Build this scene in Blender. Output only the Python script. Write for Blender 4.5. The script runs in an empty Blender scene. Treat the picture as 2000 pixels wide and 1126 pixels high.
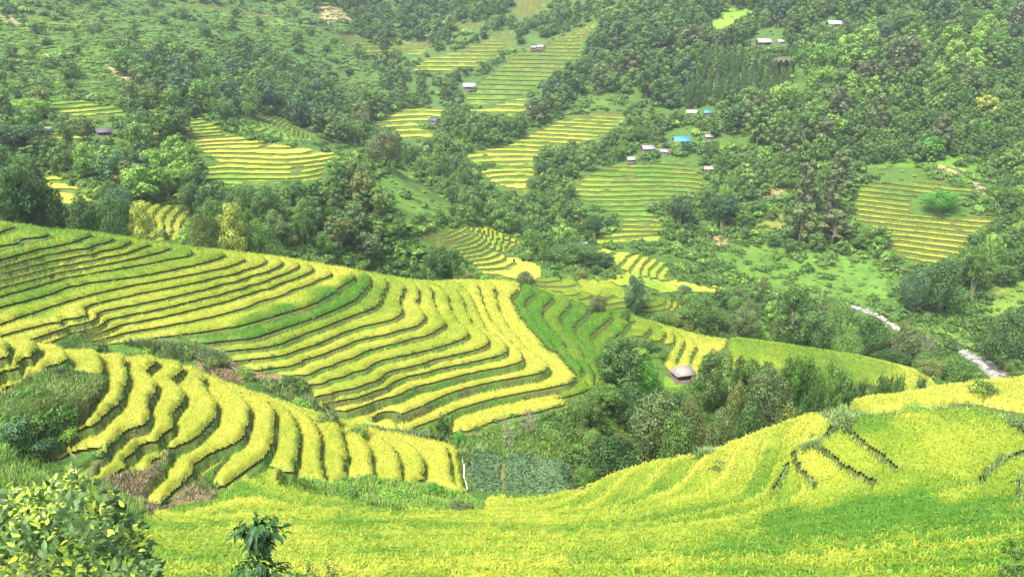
import bpy, math, random
import numpy as np
R = math.radians
random.seed(7)
rng = np.random.default_rng(11)
scn = bpy.context.scene
COL = scn.collection

# ------------------------------------------------------------------ camera, sky, sun, exposure
W0, H0, F0 = 2000.0, 1126.0, 1600.0
PITCH = R(17.0)
SP, CP = math.sin(PITCH), math.cos(PITCH)
cam = bpy.data.cameras.new('camera')
cam.sensor_width = 36.0
cam.lens = 36.0 * F0 / W0
cam.clip_start = 0.1
cam.clip_end = 4000
camo = bpy.data.objects.new('camera', cam)
COL.objects.link(camo)
camo.location = (0, 0, 0)
camo.rotation_euler = (R(90) - PITCH, 0, 0)
scn.camera = camo

SUN_EL, SUN_AZ = R(58), R(-140)      # azimuth measured from +Y towards +X
world = bpy.data.worlds.new('World')
scn.world = world
world.use_nodes = True
nt = world.node_tree
nt.nodes.clear()
sky = nt.nodes.new('ShaderNodeTexSky')
sky.sky_type = 'NISHITA'
sky.sun_disc = False
sky.sun_elevation = SUN_EL
sky.sun_rotation = SUN_AZ
sky.dust_density = 4.0
sky.air_density = 1.0
sky.ozone_density = 1.0
bg = nt.nodes.new('ShaderNodeBackground')
bg.inputs[1].default_value = 0.15
wo = nt.nodes.new('ShaderNodeOutputWorld')
nt.links.new(sky.outputs[0], bg.inputs[0])
nt.links.new(bg.outputs[0], wo.inputs[0])
sl = bpy.data.lights.new('sun', 'SUN')
sl.energy = 2.7
sl.angle = R(13)
sl.color = (1.0, 0.95, 0.86)
so = bpy.data.objects.new('sun', sl)
COL.objects.link(so)
from mathutils import Vector
sd = Vector((math.sin(SUN_AZ) * math.cos(SUN_EL), math.cos(SUN_AZ) * math.cos(SUN_EL), math.sin(SUN_EL)))
so.rotation_euler = sd.to_track_quat('Z', 'Y').to_euler()
scn.view_settings.view_transform = 'Standard'
scn.view_settings.look = 'None'
scn.view_settings.gamma = 1
scn.view_settings.exposure = 1.55
scn.view_settings.use_curve_mapping = False
scn.render.engine = 'CYCLES'
scn.cycles.max_bounces = 5
scn.cycles.diffuse_bounces = 3
scn.cycles.transmission_bounces = 3
scn.cycles.volume_bounces = 0
scn.cycles.use_denoising = True

# ------------------------------------------------------------------ pixel <-> place helpers
def Tof(py):
    yu = (563.0 - np.asarray(py, float)) / F0
    return (SP - yu * CP) / (CP + yu * SP)

def XofY(px, py, Y):
    yu = (563.0 - np.asarray(py, float)) / F0
    return Y * (np.asarray(px, float) - 1000.0) / F0 / (CP + yu * SP)

def project(X, Y, Z):
    d = Y * CP - Z * SP
    d = np.where(d < 0.3, 0.3, d)
    return 1000.0 + F0 * X / d, 563.0 - F0 * (Y * SP + Z * CP) / d

def inpoly(px, py, poly):
    out = np.zeros(px.shape, bool)
    P = np.array(poly, float)
    x0, y0 = P.min(0); x1, y1 = P.max(0)
    idx = np.nonzero((px >= x0) & (px <= x1) & (py >= y0) & (py <= y1))
    if len(idx[0]) == 0:
        return out
    x = px[idx]; y = py[idx]
    r = np.zeros(x.shape, bool)
    n = len(P)
    for i in range(n):
        ax, ay = P[i]; bx, by = P[(i + 1) % n]
        if ay == by: continue
        c = ((ay > y) != (by > y)) & (x < (bx - ax) * (y - ay) / (by - ay) + ax)
        r ^= c
    out[idx] = r
    return out

_lat = np.random.default_rng(5).random((256, 256))
def vnoise(x, y, s):
    x = np.asarray(x) / s; y = np.asarray(y) / s
    xi = np.floor(x).astype(int); yi = np.floor(y).astype(int)
    fx = x - xi; fy = y - yi
    fx = fx * fx * (3 - 2 * fx); fy = fy * fy * (3 - 2 * fy)
    a = _lat[xi & 255, yi & 255]; b = _lat[(xi + 1) & 255, yi & 255]
    c = _lat[xi & 255, (yi + 1) & 255]; d = _lat[(xi + 1) & 255, (yi + 1) & 255]
    return (a * (1 - fx) + b * fx) * (1 - fy) + (c * (1 - fx) + d * fx) * fy

# ------------------------------------------------------------------ the lie of the land: heights along terrace rims and at spot points
MAIN = [  # (height, [(px,py)...]) rims of the big terraced spur
 (-41.6, [(1104,793),(1049,809),(993,820),(949,835),(915,849)]),
 (-40.4, [(1011,562),(997,584),(1024,633),(1060,673),(1100,705),(1122,733),(1104,753),(1049,764),(982,778),(938,789),(893,802),(860,818),(809,838)]),
 (-39.1, [(969,562),(973,602),(1000,647),(1040,690),(1073,720),(1049,733),(982,744),(915,758),(860,778),(827,795),(782,813),(733,833)]),
 (-37.9, [(933,553),(942,584),(960,627),(1000,668),(1022,697),(1004,715),(949,726),(871,744),(815,757),(789,769),(755,780),(689,802),(666,811)]),
 (-37.1, [(924,587),(951,644),(991,673),(971,698),(915,711),(849,724),(804,735),(765,752)]),
 (-36.35, [(904,580),(920,624),(957,667),(938,684),(871,700),(827,713),(766,727),(744,744),(689,762),(644,773),(622,784)]),
 (-35.6, [(871,571),(884,609),(913,656),(893,669),(838,686),(782,698),(733,712),(689,729),(644,744),(611,753)]),
 (-34.9, [(846,587),(871,633),(849,651),(804,664),(760,676),(733,684),(689,702),(644,718),(600,735)]),
 (-34.2, [(813,558),(819,584),(815,595),(829,626),(804,642),(760,655),(733,660),(689,671),(644,689),(600,704),(555,720),(518,724)]),
 (-33.5, [(781,551),(788,609),(755,629),(711,640),(666,655),(622,675),(578,689),(533,700),(467,707)]),
 (-32.75, [(760,553),(749,578),(733,602),(700,615),(644,638),(600,653),(555,673),(511,682),(440,689)]),
 (-32.0, [(725,547),(715,567),(689,591),(644,613),(589,633),(533,651),(489,664),(422,671)]),
 (-31.2, [(691,533),(691,549),(655,575),(600,602),(533,622),(473,638),(407,650),(340,658),(290,665)]),
 (-30.6, [(645,531),(622,549),(578,567),(533,584),(489,600),(444,615),(400,625),(355,634),(289,646),(250,652)]),
 (-30.05, [(615,526),(589,542),(544,558),(500,571),(444,591),(400,603),(333,618),(266,632),(222,644),(191,653),(138,666)]),
 (-29.5, [(584,515),(555,538),(511,555),(467,569),(400,585),(333,602),(266,615),(210,628)]),
 (-28.9, [(553,512),(533,529),(489,542),(444,555),(400,569),(333,584),(266,598),(200,611),(182,630),(130,645),(67,664)]),
 (-28.35, [(520,507),(500,524),(444,542),(400,551),(333,564),(266,578),(200,593),(133,624),(67,641),(11,656)]),
 (-27.8, [(477,504),(467,515),(422,529),(400,534),(333,546),(266,558),(200,573),(133,591),(67,613),(0,636),(-60,655)]),
 (-27.2, [(442,498),(422,509),(400,516),(333,531),(266,544),(200,553),(155,562),(111,575),(44,593),(0,604),(-60,622)]),
 (-26.65, [(377,491),(333,509),(266,522),(200,533),(124,545),(60,566),(0,582),(-60,600)]),
 (-26.1, [(337,487),(289,502),(200,520),(120,534)]),
 (-25.55, [(295,480),(244,498),(155,515),(89,529),(0,551),(-60,568)]),
 (-25.0, [(259,473),(222,489),(155,502),(107,511)]),
 (-24.4, [(224,470),(178,487),(133,493),(80,503),(18,520),(-60,538)]),
 (-23.8, [(186,462),(133,478),(67,493),(0,511)]),
 (-23.1, [(91,453),(44,469),(0,484),(-60,502)]),
 (-22.4, [(36,444),(0,457),(-60,474)]),
]
MAINR = [  # green and yellow terraces east of the nose, stepping down
 (-41.2, [(1042,567),(1025,593),(1037,618),(1075,665),(1105,700),(1135,738),(1150,765)]),
 (-42.0, [(1080,580),(1062,602),(1071,631),(1100,665),(1130,705),(1160,738)]),
 (-42.9, [(1115,593),(1093,622),(1105,650),(1135,690),(1170,722)]),
 (-43.8, [(1150,602),(1122,644),(1140,670),(1175,700)]),
 (-44.8, [(1195,620),(1155,658),(1164,682)]),
 (-45.8, [(1226,636),(1184,684)]),
 (-46.8, [(1270,644),(1240,670)]),
 (-47.8, [(1300,649),(1280,682)]),
 (-48.6, [(1315,671),(1295,704)]),
 (-49.4, [(1337,667),(1320,713)]),
 (-50.2, [(1360,673),(1351,713)]),
 (-51.0, [(1385,673),(1380,708)]),
]
SPUR = [
 (-37.0, [(874,876),(884,916),(910,960)]),
 (-36.2, [(818,884),(830,916),(828,940)]),
 (-35.4, [(766,876),(782,908),(788,936)]),
 (-34.6, [(714,864),(730,900),(732,932)]),
 (-33.8, [(666,838),(680,893),(677,929)]),
 (-33.0, [(611,824),(630,871),(633,920),(641,942)]),
 (-32.2, [(578,824),(585,860),(581,904),(573,934)]),
 (-31.3, [(534,800),(540,838),(531,876),(504,909),(454,940),(427,964)]),
 (-30.4, [(476,783),(490,807),(482,843),(471,865),(432,882),(410,893),(380,929),(341,967),(322,984)]),
 (-29.5, [(387,728),(399,752),(424,791),(418,824),(383,862),(363,871),(335,880),(300,900),(265,930)]),
 (-28.6, [(329,711),(340,744),(355,762),(357,793),(338,818),(328,850),(285,895),(238,924)]),
 (-27.7, [(286,702),(289,727),(309,751),(297,784),(295,811),(275,838),(233,864),(215,889),(190,915),(160,940)]),
 (-26.8, [(242,702),(246,724),(253,742),(240,766),(222,802),(200,822),(155,844),(124,860),(89,882),(55,900)]),
 (-25.7, [(191,693),(200,713),(205,730),(190,762),(165,800),(115,828),(60,860),(20,890)]),
 (-24.4, [(133,698),(118,715),(55,735),(22,758),(0,775),(-50,805)]),
 (-23.5, [(78,680),(70,706),(20,728),(-40,748)]),
 (-22.8, [(22,682),(20,700),(-20,722)]),
]
ctrl = []
def add_pz(px, py, z):
    Y = -z / float(Tof(py)); ctrl.append((float(XofY(px, py, Y)), Y, z))
def add_py(px, py, Y):
    ctrl.append((float(XofY(px, py, Y)), Y, -Y * float(Tof(py))))
def add_w(px, Y, z):        # place off the line of sight (behind crests)
    d = Y * CP - z * SP
    ctrl.append(((px - 1000.0) / F0 * d, Y, z))
def dens(L, step=26):
    out = []
    for (a, b) in zip(L[:-1], L[1:]):
        n = max(1, int(math.hypot(a[0]-b[0], a[1]-b[1]) / step))
        for i in range(n):
            out.append((a[0] + (b[0]-a[0]) * i / n, a[1] + (b[1]-a[1]) * i / n))
    out.append(L[-1]); return out
for grp in (MAIN, MAINR, SPUR):
    for z, L in grp:
        for p in dens(L): add_pz(p[0], p[1], z)
OLDZ = [-41.6, -40.4, -39.1, -37.8, -36.9, -36.0, -35.0, -34.0, -33.1, -32.2, -31.3, -30.4, -29.5, -28.8, -28.1, -27.4, -26.7, -26.0, -25.3, -24.6, -24.0, -23.4, -22.8, -22.2, -21.6, -21.0, -20.3, -19.6]
NEWZ = sorted([z for z, _ in MAIN])
# ground that drops away behind the crest of the main spur
for px, py, z in [(-40,438,-19.0),(90,450,-20.0),(224,467,-21.4),(337,482,-23.2),(442,494,-24.5),(553,506,-26.5),(645,522,-28.6),(725,532,-30.2),(790,542,-32),(880,545,-35.5),(960,542,-38.0),(1030,556,-40.7),(1100,577,-42.3),(1195,606,-44.4),(1260,625,-46.3),(1330,645,-49)]:
    if z > -40: z = float(np.interp(z, OLDZ[::1], NEWZ))
    Y = -z / float(Tof(py))
    add_w(px, Y + 9, z - 3.6); add_w(px, Y + 20, z - 9.0)
# hidden ground between the mid ridge and the main spur
for px, Y, z in [(-100,128,-34),(60,128,-34),(200,130,-35),(350,134,-37),(500,140,-41),(650,152,-46),(800,160,-51),(-100,150,-31),(100,155,-32),(300,155,-35),(500,165,-41.5),(650,175,-46),(780,190,-50),
                 (950,178,-55),(1080,165,-55)]:
    add_w(px, Y, z)
# gully between the two spurs
for px, Y, z in [(-40,67,-28),(120,68,-29),(230,70,-30.3),(330,72,-31.5),(430,74,-33)]:
    add_w(px, Y, z)
for px, py, z in [(280,676,-31.4),(350,690,-32.2),(400,712,-32.9),(470,728,-33.8),(540,748,-34.9),(600,780,-36.4),(650,815,-38.4),(760,850,-41.0),(860,868,-42.0)]:
    add_pz(px, py, z)
# near bowl
for px, py, Y in [(930,965,60.5),(1000,975,57),(1080,965,58.5),(1020,920,66),(920,920,66.5),(1110,920,66),(1000,870,75.5),(1100,860,78),(900,870,77),(1000,845,82),
                  (560,960,53.5),(650,955,55),(740,955,57),(830,960,59),(300,1012,45.5),(400,970,50),(470,945,52),(600,1020,43.5),(750,1030,42),(870,1000,52),(450,1020,43.5),
                  (150,1040,38),(0,1000,38),(0,930,44),(100,950,44.5),(-80,850,47),
                  (600,1126,27),(300,1126,27),(0,1126,27),(-150,1100,28),(450,1075,34),(750,1085,33),(1000,1126,26),(1000,1060,37.5),(1000,1020,45.5),(1150,1060,38),(1150,1000,50),
                  (1130,950,59),(1260,912,58),(1400,882,56.5),(1480,850,56),(1560,827,56),(1300,950,51),(1300,1000,44),(1450,960,46),(1300,1060,36),(1300,1126,26),(1500,1060,34.5),(1500,1126,25.5),(1480,900,50),
                  (1560,960,43.2),(1550,910,46.2),(1600,880,46.7),(1700,950,42.3),(1740,920,42.8),(1650,852,47.4),(1800,860,45.2),(1900,860,45.0),(1925,940,41.5),(2000,890,43.6),(2100,880,43.5),
                  (1700,1000,38.8),(1850,985,39.0),(2000,965,39.6),(1800,950,41.4),(1700,820,48.8),(1900,805,49.2),(2050,840,46.8),(1680,795,52.5),(1760,785,53.5),(1850,768,55.0),(1950,756,56),(2080,752,56),
                  (1700,1126,25),(2000,1126,24),(2150,1100,25),(1700,1060,31.5),(2000,1050,30),(1850,1090,27.5)]:
    add_py(px, py, Y)
for px, z0 in [(1130,-41),(1260,-41),(1400,-40),(1480,-39.5),(1560,-38),(1680,-35.5),(1850,-34.5),(1950,-34),(2150,-34)]:
    add_w(px, 66, z0)
for px, Y, z in [(1160,78,-44.5),(1160,88,-45.0),(1250,80,-48),(1250,95,-48),(1350,82,-50),(1350,100,-50.5),(1500,85,-53),(1500,105,-54.5),(1650,88,-55),(1650,110,-57),(1800,90,-56),(1800,115,-59.5),(1980,95,-58),(2100,100,-60),
                 (1230,112,-48.0),(1200,104,-46.5)]:
    add_w(px, Y, z)
for px, py, Y in [(1330,738,112),(1430,672,132),(1560,686,134),(1650,700,135),(1720,713,137),(1800,745,136),(1480,725,122),(1600,742,124),(1700,738,129),(1850,775,132)]:
    add_py(px, py, Y)
# slope under and behind the camera
for X in (-30, -15, 0, 15, 30):
    for Y, z in [(-12, 2.5), (-5, -0.2), (0, -2.6), (4, -5.1), (8, -8.0), (12, -10.8), (17, -14.0)]:
        ctrl.append((X * (0.4 + Y / 30.0 if Y > 0 else 0.4), Y, z))
# beyond the main spur: river valley, mid ridge, far hillsides
FAR = [
 (2100,[(700,170),(600,203),(500,224),(400,248),(300,282),(200,325),(100,375),(0,430),(-60,480)]),
 (1900,[(700,179),(600,206),(500,227),(400,252),(300,287),(200,332),(100,382),(0,435)]),
 (1760,[(640,195),(585,210),(500,233),(400,258),(300,297),(200,345),(100,398),(0,450)]),
 (1600,[(585,214),(500,240),(400,268),(300,308),(200,360),(100,415),(0,470)]),
 (1450,[(545,228),(500,243),(400,273),(300,316),(200,372),(100,434),(0,500)]),
 (1300,[(500,246),(450,260),(400,278),(300,325),(200,385),(100,450),(0,520)]),
 (1150,[(480,247),(430,266),(370,290),(300,330),(200,400),(100,475),(0,545)]),
 (1000,[(430,264),(400,280),(350,305),(300,335),(200,415),(100,500),(0,575)]),
 (900,[(400,275),(350,300),(300,332),(200,420),(100,510),(0,590)]),
 (780,[(290,332),(200,425),(100,520),(0,600)]),
 (680,[(280,345),(200,400),(100,480),(0,570)]),
 (540,[(255,270),(200,345),(100,440),(0,540)]),
 (400,[(240,255),(200,300),(100,390),(0,490)]),
 (250,[(250,235),(200,270),(100,355),(0,450)]),
 (100,[(330,196),(250,225),(200,252),(100,335),(0,420)]),
 (-80,[(330,190),(250,220),(200,245),(100,320),(0,400),(-60,450)]),
]
for px, L in FAR:
    for py, Y in L: add_py(px, py, Y)
for px, py, Y in [  # front of the mid ridge and the valley floor
 (250,380,178),(250,330,198),(100,390,172),(400,350,205),(400,300,228),(400,400,187),(400,440,170),(550,350,206),(550,300,227),(550,400,188),(550,450,172),
 (660,300,232),(625,355,208),(700,400,205),(700,340,222),(780,400,208),(780,450,192),(850,430,205),(900,440,208),(850,490,192),(950,500,195),(1050,540,182),(1020,500,205),
 (1060,545,178),(1200,560,180),(1200,600,158),(1300,610,158),(1340,590,170),(1100,570,162),(1200,500,212),(1300,540,205),(1400,570,200),(1100,480,225),(1000,450,245),(1150,520,200),
 (1450,620,178),(1550,660,170),(1700,660,182),(1850,720,165),(1950,740,167),(1400,650,158),(1600,700,152),(1500,590,205),(1720,620,200),(1850,665,187),(1300,480,245),
 (760,330,262),(700,300,240),(640,295,236),(830,370,245),(880,400,235),(2100,740,160),(1960,760,155)]:
    add_py(px, py, Y)
for px, Y, z in [(700,262,-41),(760,290,-46),(640,262,-35),(540,255,-29)]:
    add_w(px, Y, z)
for px in (-150, 200, 600, 1000, 1400, 1800, 2200):
    add_w(px, 760, 95); add_w(px, 900, 130)
ctrl = np.array(ctrl)

def tow(X, Y): return X / (Y + 20.0), np.log(Y + 20.0)
cu, cv = tow(ctrl[:, 0], ctrl[:, 1])
cw = ctrl[:, 2] / (ctrl[:, 1] + 20.0)
def kern(r2): return 0.5 * r2 * np.log(r2 + 1e-12)
N = len(cu)
A = np.zeros((N + 3, N + 3))
A[:N, :N] = kern((cu[:, None] - cu[None]) ** 2 + (cv[:, None] - cv[None]) ** 2) + np.eye(N) * 1.5e-5
A[:N, N] = 1; A[:N, N+1] = cu; A[:N, N+2] = cv
A[N, :N] = 1; A[N+1, :N] = cu; A[N+2, :N] = cv
sol = np.linalg.solve(A, np.concatenate([cw, [0, 0, 0]]))
def tps(u, v):
    sh = u.shape; u = u.ravel(); v = v.ravel(); out = np.empty(u.shape)
    for i in range(0, len(u), 20000):
        a = u[i:i+20000]; b = v[i:i+20000]
        K = kern((a[:, None] - cu[None]) ** 2 + (b[:, None] - cv[None]) ** 2)
        out[i:i+20000] = K @ sol[:N] + sol[N] + sol[N+1] * a + sol[N+2] * b
    return out.reshape(sh)
UMAX = 0.82
VC = np.linspace(math.log(20 - 9.0), math.log(20 + 860.0), 420)
UC = np.linspace(-UMAX, UMAX, 200)
WC = tps(*np.meshgrid(UC, VC))
def cubic_w(t):
    return np.stack([-0.5*t+t*t-0.5*t**3, 1-2.5*t*t+1.5*t**3, 0.5*t+2*t*t-1.5*t**3, -0.5*t*t+0.5*t**3], -1)
def interp_w(u, v):
    fu = np.clip((u - UC[0]) / (UC[1] - UC[0]), 1, len(UC) - 3.001)
    fv = np.clip((v - VC[0]) / (VC[1] - VC[0]), 1, len(VC) - 3.001)
    iu = fu.astype(int); iv = fv.astype(int)
    wu = cubic_w(fu - iu); wv = cubic_w(fv - iv)
    out = 0
    for a in range(4):
        row = 0
        for b in range(4):
            row = row + wu[..., b] * WC[iv + a - 1, iu + b - 1]
        out = out + wv[..., a] * row
    return out
def base_z(X, Y):
    u, v = tow(X, Y)
    return interp_w(u, v) * (Y + 20.0)

def raycast(px, py, ymin=20.0):
    """where the line of sight of a picture point meets the ground: X, Y, z"""
    px = np.atleast_1d(np.asarray(px, float)); py = np.atleast_1d(np.asarray(py, float))
    ys = np.exp(np.linspace(math.log(ymin), math.log(820), 520))
    T = Tof(py)[:, None]; k = XofY(px, py, 1.0)[:, None]
    Yg = np.broadcast_to(ys[None], (len(px), len(ys)))
    dz = -Yg * T - base_z(np.clip(k * Yg, -0.8*(Yg+20), 0.8*(Yg+20)), Yg)
    hit = dz < 0
    i = np.argmax(hit, 1); i = np.where(hit.any(1), np.maximum(i, 1), len(ys) - 1)
    r = np.arange(len(px))
    a = dz[r, i-1]; b = dz[r, i]
    t = np.clip(a / (a - b + 1e-9), 0, 1)
    Y = ys[i-1] + (ys[i] - ys[i-1]) * t
    X = k[:, 0] * Y
    return X, Y, -Y * Tof(py)

# ------------------------------------------------------------------ fields (outline as seen, distance range, terrace heights)
def lv(z0, z1, h): return list(np.arange(z0, z1, h))
mainlv = sorted([z for z, _ in MAIN] + [-42.8, -43.8, -21.7, -21.0])
rightlv = sorted([z for z, _ in MAINR] + [-40.2, -51.9, -52.8, -53.7, -54.6, -55.5, -56.4])
spurlv = sorted([z for z, _ in SPUR] + [-37.9, -22.0, -21.2])
FIELDS = [
 dict(n='main', y=(60,140), lv=mainlv, H=.62, beans=[(-41.7,-30.9,1.6),(-27,-21,1.0)], poly=[(-140,400),(0,424),(90,430),(220,446),(337,462),(450,480),(560,490),(650,505),(740,518),(880,515),(960,520),(1000,535),(1018,560),(1000,584),(1030,633),(1065,673),(1103,703),(1128,735),(1110,758),(1106,797),(1050,815),(915,855),(870,850),(862,825),(805,842),(745,836),(700,834),(655,813),(630,800),(615,780),(600,755),(585,735),(545,727),(515,728),(465,711),(430,692),(405,672),(345,660),(290,668),(215,676),(150,668),(160,650),(110,668),(-140,700)]),
 dict(n='right', y=(88,150), lv=rightlv, H=.62, beans=[(-50.4,-41,.8)], poly=[(1018,540),(1060,560),(1150,585),(1240,612),(1330,635),(1405,655),(1440,668),(1400,690),(1372,716),(1364,742),(1308,726),(1292,706),(1312,672),(1240,655),(1209,655),(1182,684),(1178,740),(1155,760),(1130,784),(1085,776),(1106,756),(1128,735),(1103,703),(1065,673),(1030,633),(1000,584),(1018,560)]),
 dict(n='tail', y=(112,150), lv=lv(-66,-48,1.1), H=.6, beans=[], poly=[(1420,655),(1560,672),(1700,695),(1760,710),(1810,735),(1850,775),(1780,775),(1700,750),(1600,755),(1480,735),(1425,720)]),
 dict(n='spur', y=(40,80), lv=spurlv, H=.68, beans=[(-37.5,-22,2.6)], poly=[(-100,640),(0,648),(120,660),(250,670),(330,690),(420,715),(500,745),(560,775),(600,795),(700,825),(800,850),(870,858),(895,880),(905,930),(915,962),(880,960),(850,940),(780,940),(690,932),(640,944),(585,936),(520,905),(455,942),(425,967),(410,945),(432,900),(450,885),(380,935),(322,988),(275,975),(300,925),(345,880),(330,870),(285,915),(225,925),(150,945),(140,925),(200,880),(52,903),(25,895),(60,862),(120,828),(170,798),(205,752),(208,732),(150,722),(118,717),(55,738),(22,762),(-20,790),(-120,830)]),
 dict(n='near', y=(22,66), lv=[-40,-38.6,-37.3,-36.1,-35,-34,-33,-31.9,-30.8,-29.7,-28.6,-27.6,-26.7,-25.9,-25.1,-24.3,-23.1,-22,-20.9,-19.8,-18.7,-17.6,-16], H=.66, beans=[], poly=[(280,1010),(330,990),(440,965),(520,912),(580,940),(640,975),(760,1000),(860,1000),(940,1005),(950,975),(1000,975),(1080,972),(1140,955),(1230,915),(1300,895),(1390,895),(1400,860),(1500,825),(1600,815),(1630,835),(1600,870),(1560,880),(1570,890),(1640,848),(1680,818),(1780,812),(1880,802),(1950,820),(2010,860),(2200,880),(2300,1300),(-100,1300),(-100,1110),(230,1060)]),
 dict(n='hump', y=(47,62), lv=[-40,-28.5,-27,-25.6,-20], H=.66, beans=[], poly=[(1655,800),(1650,780),(1780,765),(1850,745),(1900,735),(2200,730),(2200,830),(2000,810),(1900,790),(1800,800),(1700,815)]),
 # mid and far terraces
 dict(n='A', y=(190,250), lv=lv(-44,-20,.7), H=0.54, beans=[], poly=[(362,272),(445,262),(560,285),(665,302),(640,312),(625,355),(560,352),(530,362),(440,360),(400,350),(385,330),(430,318),(400,300)]),
 dict(n='J', y=(140,200), lv=lv(-44,-20,.6), H=0.51, beans=[], poly=[(240,392),(300,395),(372,410),(365,440),(345,470),(300,470),(240,440)]),
 dict(n='K', y=(160,215), lv=lv(-44,-16,.9), H=0.51, beans=[], poly=[(50,340),(110,340),(150,365),(185,390),(160,402),(100,392),(60,360)]),
 dict(n='Q', y=(225,280), lv=lv(-40,-8,.8), H=0.54, beans=[], poly=[(85,190),(160,195),(255,215),(250,228),(150,228),(90,215)]),
 dict(n='Rr', y=(235,300), lv=lv(-40,-8,.65), H=0.54, beans=[], poly=[(360,230),(400,232),(445,262),(400,270),(365,262)]),
 dict(n='Ss', y=(245,330), lv=lv(-44,-8,.7), H=0.54, beans=[], poly=[(480,250),(530,212),(570,240),(625,275),(560,275)]),
 dict(n='Ya', y=(195,260), lv=lv(-40,-8,.9), H=0.54, beans=[], poly=[(80,258),(170,262),(180,275),(90,270)]),
 dict(n='Yb', y=(225,290), lv=lv(-40,-8,.9), H=0.54, beans=[], poly=[(285,252),(330,262),(330,270),(290,268)]),
 dict(n='B', y=(300,430), lv=lv(-60,-8,1.5), H=0.68, beans=[], poly=[(728,240),(790,206),(870,210),(868,225),(815,240),(830,252),(855,258),(830,285),(790,282),(775,262)]),
 dict(n='V', y=(330,440), lv=lv(-60,-8,2.0), H=0.82, beans=[], poly=[(905,215),(955,208),(1030,185),(1030,225),(990,230),(985,222)]),
 dict(n='M', y=(360,600), lv=lv(-60,50,2.0), H=0.82, beans=[], poly=[(915,205),(905,190),(930,165),(975,130),(1010,100),(1060,90),(1120,55),(1172,28),(1165,50),(1135,80),(1140,110),(1090,140),(1035,175),(1000,190),(950,205)]),
 dict(n='Ll', y=(380,620), lv=lv(-60,50,2.0), H=0.82, beans=[], poly=[(780,150),(840,110),(895,98),(905,95),(965,66),(1000,66),(1015,80),(990,90),(960,115),(925,130),(890,132),(860,160),(830,165),(865,140)]),
 dict(n='Nn', y=(450,700), lv=lv(-60,120,2.0), H=0.82, beans=[], poly=[(1005,-5),(1080,-5),(1070,18),(1040,38),(1000,42)]),
 dict(n='Ob', y=(450,700), lv=lv(-60,120,2.0), H=0.82, beans=[], poly=[(885,48),(940,45),(935,62),(880,66)]),
 dict(n='Pb', y=(400,620), lv=lv(-60,50,2.0), H=0.82, beans=[], poly=[(655,68),(700,72),(745,92),(840,80),(845,95),(815,112),(770,100),(720,105),(680,90)]),
 dict(n='Tt', y=(380,470), lv=lv(-60,50,1.1), H=0.68, beans=[], poly=[(30,30),(150,45),(160,58),(60,42)]),
 dict(n='Tu', y=(420,560), lv=lv(-60,90,1.3), H=0.68, beans=[], poly=[(330,2),(440,8),(540,30),(545,45),(470,25),(380,20)]),
 dict(n='C', y=(260,390), lv=lv(-60,-8,1.1), H=0.61, beans=[], poly=[(905,300),(985,285),(1030,262),(1110,228),(1160,220),(1225,222),(1230,232),(1180,265),(1130,280),(1060,285),(1045,320),(985,322),(955,318),(905,318)]),
 dict(n='D', y=(260,340), lv=lv(-60,-8,1.0), H=0.61, beans=[], poly=[(930,332),(985,322),(1045,322),(1050,335),(1032,350),(1030,370),(970,358)]),
 dict(n='E', y=(220,320), lv=lv(-64,-8,.98), H=0.58, beans=[], poly=[(1108,362),(1190,322),(1330,312),(1375,345),(1372,372),(1260,395),(1300,440),(1288,470),(1165,474),(1160,455),(1210,450),(1215,425),(1175,408),(1115,380)]),
 dict(n='Ff', y=(215,290), lv=lv(-66,-8,1.05), H=0.61, beans=[], poly=[(1665,400),(1680,355),(1800,352),(1900,362),(1905,375),(1780,380),(1780,415),(1880,425),(1955,415),(1935,440),(1895,455),(1890,490),(1850,518),(1770,505),(1740,485),(1720,450),(1675,430)]),
 dict(n='G', y=(165,225), lv=lv(-66,-30,.62), H=0.54, beans=[], poly=[(802,455),(880,445),(960,438),(990,462),(1020,472),(985,495),(1060,520),(1055,545),(1035,560),(1010,545),(950,540),(915,510),(845,480)]),
 dict(n='H', y=(160,225), lv=lv(-70,-30,.62), H=0.54, beans=[], poly=[(1160,490),(1180,484),(1290,505),(1310,520),(1305,545),(1415,560),(1400,572),(1290,570),(1260,560),(1190,555),(1175,548),(1225,530),(1190,515)]),
 dict(n='I', y=(135,190), lv=lv(-70,-30,.6), H=0.51, beans=[], poly=[(1045,545),(1075,540),(1190,548),(1250,575),(1340,590),(1320,612),(1230,608),(1170,600),(1100,582),(1050,565)]),
]
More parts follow.
